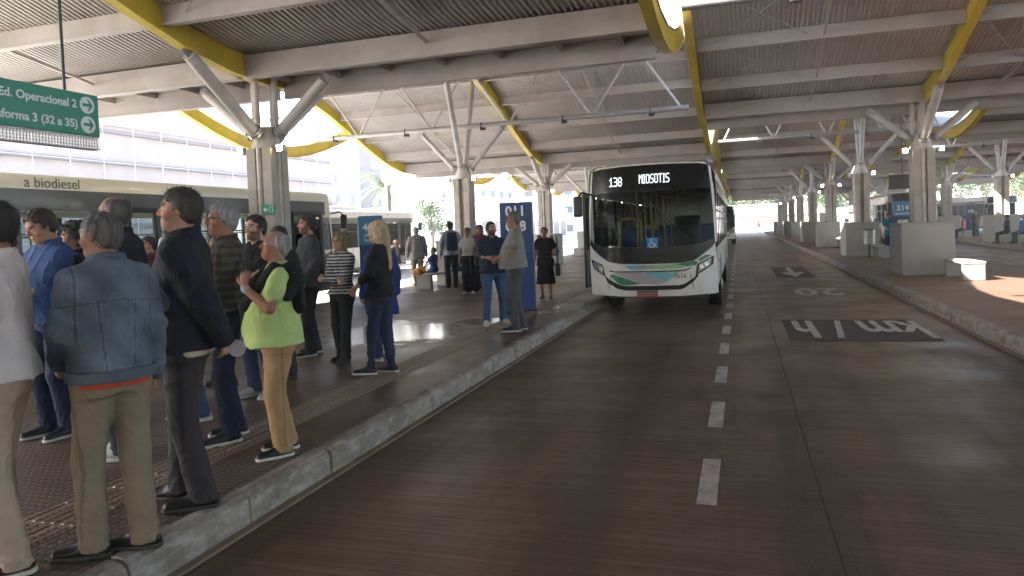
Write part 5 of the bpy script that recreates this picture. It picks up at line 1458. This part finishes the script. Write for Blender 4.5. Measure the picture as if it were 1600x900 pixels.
person('tiny far walker in a red top on the lane before the white wall', 2.95, 122.5, -40, 1.8, skin=SK2, hair='short', hcol=BLK, top='longtee', tcol=(.45, .03, .04), bot='trousers', bcol=(.06, .06, .12), seed=73, vox=.04, z=0.01, feet=((-.1, -.2, 5), (.1, .2, 5)))

for lb, px, py, fc, h_, hr, tc_ in (('person in a black jacket far back near the cream bus, short dark hair', -7.6, 6.9, 100, 1.88, 'short', (.014, .014, .018)),
                                ('person in a dark maroon sweater far back near the cream bus', -8.9, 9.2, 120, 1.80, 'thick', (.05, .016, .02)),
                                ('person in a navy hoodie between the bald crown and the slate top', -6.6, 7.4, 70, 1.86, 'short', (.016, .022, .045)),
                                ('person in a dark grey top standing between the curly hair and the cream bus', -8.6, 6.6, 90, 1.84, 'bun', (.03, .03, .034)),
                                ('person in a black top behind the checked shirt', -5.75, 7.0, 100, 1.78, 'long', (.012, .012, .015))):
    person(lb, px, py, fc, h_, skin=SK1, hair=hr, hcol=BLK, top='longtee', tcol=tc_, bot='jeans', bcol=(.016, .018, .03), seed=int(abs(px)*31), vox=.014, group=CROWD)
# ------------------------------------------------------------------ beyond the terminal
M['wall_white'] = mat('white_wall_paint', (.74, .73, .71), .8, var=.06, scale=.6)  # white wall paint with slight random variation
M['wall_band'] = mat('brown_wall_band', (.16, .10, .07), .8, var=.15)
M['bark'] = mat('bark', (.12, .085, .06), .9, var=.3, bump=.5)
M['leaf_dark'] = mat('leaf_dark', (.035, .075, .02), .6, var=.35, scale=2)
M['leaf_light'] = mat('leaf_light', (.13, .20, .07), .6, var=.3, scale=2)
M['palm_leaf'] = mat('palm_leaf', (.16, .22, .09), .6, var=.3, scale=2)
M['bld_pink'] = mat('scaffold_wall', (.47, .385, .36), .85, var=.12, scale=.25, dirt=(.34, .29, .28), dirt_scale=.3, dirt_amt=.7)
M['bld_beige'] = mat('beige_render', (.60, .53, .49), .85, var=.05, scale=.3)
M['bld_white'] = mat('white_render', (.84, .83, .82), .85, var=.04, scale=.3)
M['bld_grey'] = mat('grey_render', (.22, .195, .205), .85, var=.06, scale=.3)
M['win_dark'] = mat('window_glass_dark', (.14, .16, .19), .2, var=.3)
M['net'] = mat('net_rope', (.8, .77, .77), .8, var=.1)
M['asph_out'] = M['lot']

wl = MB(); wl.box(-3.5, 12, 131, 131.4, 0, 4.6); wl = wl.build('end_wall', M['wall_white'], None); tag(wl, 'white wall with a brown band closing the far end of the lane', 'wall')
mb = MB(); mb.box(.3, 12, 130.93, 130.998, 2.35, 2.62); mb.build('band', M['wall_band'], wl)
wl2 = MB(); wl2.box(12.02, 60, 131.0, 131.4, 0, 3.4); wl2 = wl2.build('end_wall', M['wall_white'], None); tag(wl2, 'lower white wall at the far end behind the second island', 'wall')

def tree(label, x, y, h, r, seed, nm='broadleaf_tree', dens=1.0):
    rng = random.Random(seed); t = empty(nm, label, 'tree', (x, y, 0))
    mb = MB(); mb.tube([(0, 0, 0), (.1, 0, h*.25), (0, .1, h*.5)], [h*.035, h*.025, h*.018], 9)
    cl = []
    for i in range(11):
        a = rng.uniform(0, 6.28); rr = r*rng.uniform(.25, .75); z = h*rng.uniform(.42, .88)
        c = Vector((rr*math.cos(a), rr*math.sin(a), z)); cl.append((c, r*rng.uniform(.28, .48)))
        mb.tube([(0, 0, h*rng.uniform(.25, .45)), c*.6+Vector((0, 0, h*.22)), c], [h*.014, h*.009, h*.004], 6)
    mb.build('trunk', M['bark'], t, smooth=True)
    for nm2, mt, k in (('crown', 'leaf_dark', 0), ('crown_pale_leaves', 'leaf_light', 1)):  # pale leaves mixed at random among the dark ones
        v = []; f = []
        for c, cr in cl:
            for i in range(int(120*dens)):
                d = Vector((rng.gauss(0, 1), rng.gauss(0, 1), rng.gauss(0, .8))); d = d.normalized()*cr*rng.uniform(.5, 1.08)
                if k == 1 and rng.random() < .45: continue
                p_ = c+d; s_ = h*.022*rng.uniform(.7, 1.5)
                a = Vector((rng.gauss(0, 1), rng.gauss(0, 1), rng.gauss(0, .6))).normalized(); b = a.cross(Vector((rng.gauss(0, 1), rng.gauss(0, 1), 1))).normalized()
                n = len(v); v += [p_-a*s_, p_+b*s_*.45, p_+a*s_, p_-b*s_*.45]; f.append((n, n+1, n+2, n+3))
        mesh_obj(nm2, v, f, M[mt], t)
    return t
TL = ['bushy green tree behind the far white wall', 'dark green tree behind the lower far wall', 'spreading green tree beyond the far buses']
k = 0
for (x, y, h, r) in ((2.5, 140, 11, 5), (-2.5, 144, 12, 5), (8, 141, 10.5, 5), (13, 139, 11, 5), (19, 143, 12, 6), (26, 141, 10, 5), (33, 138, 12, 6), (40, 142, 13, 6.5), (47, 140, 11, 6), (54, 139, 13, 6.5), (62, 140, 12, 6), (70, 141, 13, 7), (38, 118, 9, 4.5), (15.5, 134, 8, 3)):
    tree('leafy green tree, '+['first', 'second', 'third', 'fourth', 'fifth', 'sixth', 'seventh', 'eighth', 'ninth', 'tenth', 'eleventh', 'twelfth', 'thirteenth', 'fourteenth'][k]+' of those beyond the far end wall', x, y, h, r, k+40)['group'] = 'trees beyond the far wall'; k += 1

def palm(label, x, y, h, seed):
    rng = random.Random(seed); t = empty('palm_tree', label, 'palm', (x, y, 0), 0, 'palms along the street')
    mb = MB(); mb.tube([(0, 0, 0), (.1, 0, h*.5), (.05, .05, h)], [.3, .24, .22], 10); mb.build('trunk', M['bark'], t, smooth=True)
    v = []; f = []
    for i in range(26):
        a = rng.uniform(0, 6.28); el = rng.uniform(-.2, 1.1); L_ = rng.uniform(2.2, 3.1)
        prev = None
        for j in range(9):
            q = j/8; d = L_*q
            p_ = Vector((math.cos(a)*d*math.cos(el*(1-q*.4)), math.sin(a)*d*math.cos(el*(1-q*.4)), h+d*math.sin(el)-1.5*q*q))
            if prev is not None:
                sd = Vector((-math.sin(a), math.cos(a), 0)); 
                for s_ in (-1, 1):
                    for m_ in (0, .5):
                        c = prev.lerp(p_, m_); n = len(v); tip = c+sd*s_*(.42*(1-q*.6))+Vector((math.cos(a), math.sin(a), -.5))*.22
                        v += [c, c+(p_-prev)*.32, tip]; f.append((n, n+1, n+2))
            prev = p_
    mesh_obj('crown', v, f, M['palm_leaf'], t); return t
palm('short palm tree to the right of the parked cream bus', -24.0, 47.0, 5.4, 1)
palm('spreading palm tree behind the white bus, right of the first palm', -21.5, 56.0, 5.8, 2)
palm('thin palm tree beside the blue edged apartment block', -24.5, 62.0, 6.2, 3)
tree('pale green street tree between the two palms', -25.5, 58, 5.2, 2.2, 90)

def building(name, label, x0, x1, y0, y1, h, material, rows, cols, face, ww=.5, wh=.5, sill=None, rz=0, base=0):
    b = empty(name, label, 'building', ((x0+x1)/2, (y0+y1)/2, 0), rz)
    hx, hy = (x1-x0)/2, (y1-y0)/2
    mb = MB(); mb.box(-hx, hx, -hy, hy, 0, h); mb.build('wall', material, b)
    mb = MB(); mb.box(-hx-.15, hx+.15, -hy-.15, hy+.15, h+.002, h+.6); mb.build('roof', material, b)
    st = h/rows
    for fc in face:
        L_ = 2*hy if fc == 'x' else 2*hx; cw = L_/cols
        n = 0
        for i in range(rows):
            for j in range(cols):
                n += 1
                if n > 60: continue
                c = -L_/2+(j+.5)*cw; z = base+(i+.5)*st
                a0, a1 = c-cw*ww/2, c+cw*ww/2; z0, z1 = z-st*wh/2, z+st*wh/2
                mb = MB(); fr = MB()
                if fc == 'x': mb.box(hx-.2, hx+.03, a0, a1, z0, z1); fr.box(hx+.031, hx+.22, a0-.15, a1+.15, z0-.22, z0-.02)
                else: mb.box(a0, a1, -hy-.03, -hy+.2, z0, z1); fr.box(a0-.15, a1+.15, -hy-.22, -hy-.031, z0-.22, z0-.02)
                o = mb.build('window', M['win_dark'], b); fr.build('sill', material, o)
    return b
# unfinished block behind nets, at the left
u = building('concrete_building', 'unfinished brown concrete block behind safety nets at the left', -75, -46, 14, 76, 11.2, M['bld_pink'], 4, 1, [], 0, 0)
for i in range(5):
    mb = MB(); mb.box(14.5, 14.9, -31, 31, 1.0+i*2.4, 1.25+i*2.4); mb.build('floor_slab', M['bld_grey'], u)
mb = MB()
for i in range(22): mb.box(15.2, 15.24, -31+i*2.9, -30.96+i*2.9, 0, 12.0)
for i in range(8): mb.tube([(15.22, -31, .8+i*1.5), (15.22, 31, .8+i*1.5)], .02, 4)
mb.build('safety_net', M['net'], u)
for i in range(9):
    mb = MB(); mb.box(14.4, 14.55, -28+i*6.5, -25+i*6.5, 5.6, 7.0); mb.build('opening', M['win_dark'], u)
building('apartment_tower', 'grey apartment tower with dark balconies beside the yellow roof edge', -62, -55, 96, 106, 26, M['bld_grey'], 9, 2, 'xy', .45, .4)
building('apartment_building', 'beige building with small square windows beside the grey tower', -62, -50, 78, 90, 17, M['bld_beige'], 6, 3, 'xy', .25, .35)
building('apartment_building', 'white apartment building with narrow windows above the white bus', -60, -42, 116, 136, 24, M['bld_white'], 7, 4, 'xy', .4, .35)
building('apartment_building', 'white building with blue edge behind the second column', -42, -26, 140, 158, 22, M['bld_white'], 6, 4, 'xy', .4, .35)
building('shop_building', 'low pale shop row across the street behind the benches', -44, -26, 72, 112, 4.4, M['bld_white'], 1, 9, 'xy', .7, .5, base=-.3)
building('apartment_tower', 'dark slab tower seen between the second and third columns', -34, -29, 176, 186, 26, M['bld_grey'], 8, 2, 'xy', .5, .4)
building('shop_building', 'pale building beyond the bus with a dark canopy', -24, -8, 134, 150, 7.5, M['bld_beige'], 2, 5, 'y', .6, .4)
def lamp_post(label, x, y, h, rz):
    t = empty('street_lamp', label, 'street lamp', (x, y, 0), rz)
    mb = MB(); mb.tube([(0, 0, 0), (0, 0, h)], [.1, .06], 10); mb.build('pole', M['white'], t, smooth=True)
    mb = MB(); mb.tube([(0, 0, h), (0, -.5, h+.12), (0, -1.3, h+.15)], .045, 8); a = mb.build('arm', M['white'], t, smooth=True)
    mb = MB(); mb.box(-.14, .14, -1.75, -1.25, h+.08, h+.22); mb.build('lamp_head', M['white'], a, bevel=.03)
lamp_post('white street lamp rising beside the first palm', -22.5, 44.0, 8.4, R(-60))
lamp_post('white street lamp in front of the netted block', -34.0, 26.0, 7.5, R(20))
# kerb and planter strip across the outer road
mb = MB(); mb.box(-22.5, -19.5, -30, 150, 0, .15); tag(mb.build('pavement', M['lot'], None, bevel=.02), kind='structure')
# antiphase rib that closes the left edge of the canopy
er = empty('edge_rib', 'yellow wavy edge rib along the outer side of the left canopy', 'rib', (0, 0, 0))
rib_mesh(-16.52, 12.5).build('beam', M['yellow'], er)

# thin scattering volume added to imitate lens glare over the street beyond
hz = MB(); hz.box(-100, 95, -90, 205, -1.2, 34); hz = hz.build('glare_haze', None, None); tag(hz, kind='stuff')
hm = bpy.data.materials.new('glare_haze'); hm.use_nodes = True; hn = hm.node_tree; hn.nodes.clear()
ho = N(hn, 'ShaderNodeOutputMaterial'); hv_ = N(hn, 'ShaderNodeVolumePrincipled', Density=.0018, Anisotropy=0.0); hv_.inputs['Color'].default_value = (.95, .93, .92, 1)
hn.links.new(hv_.outputs[0], ho.inputs['Volume']); hz.data.materials.append(hm)
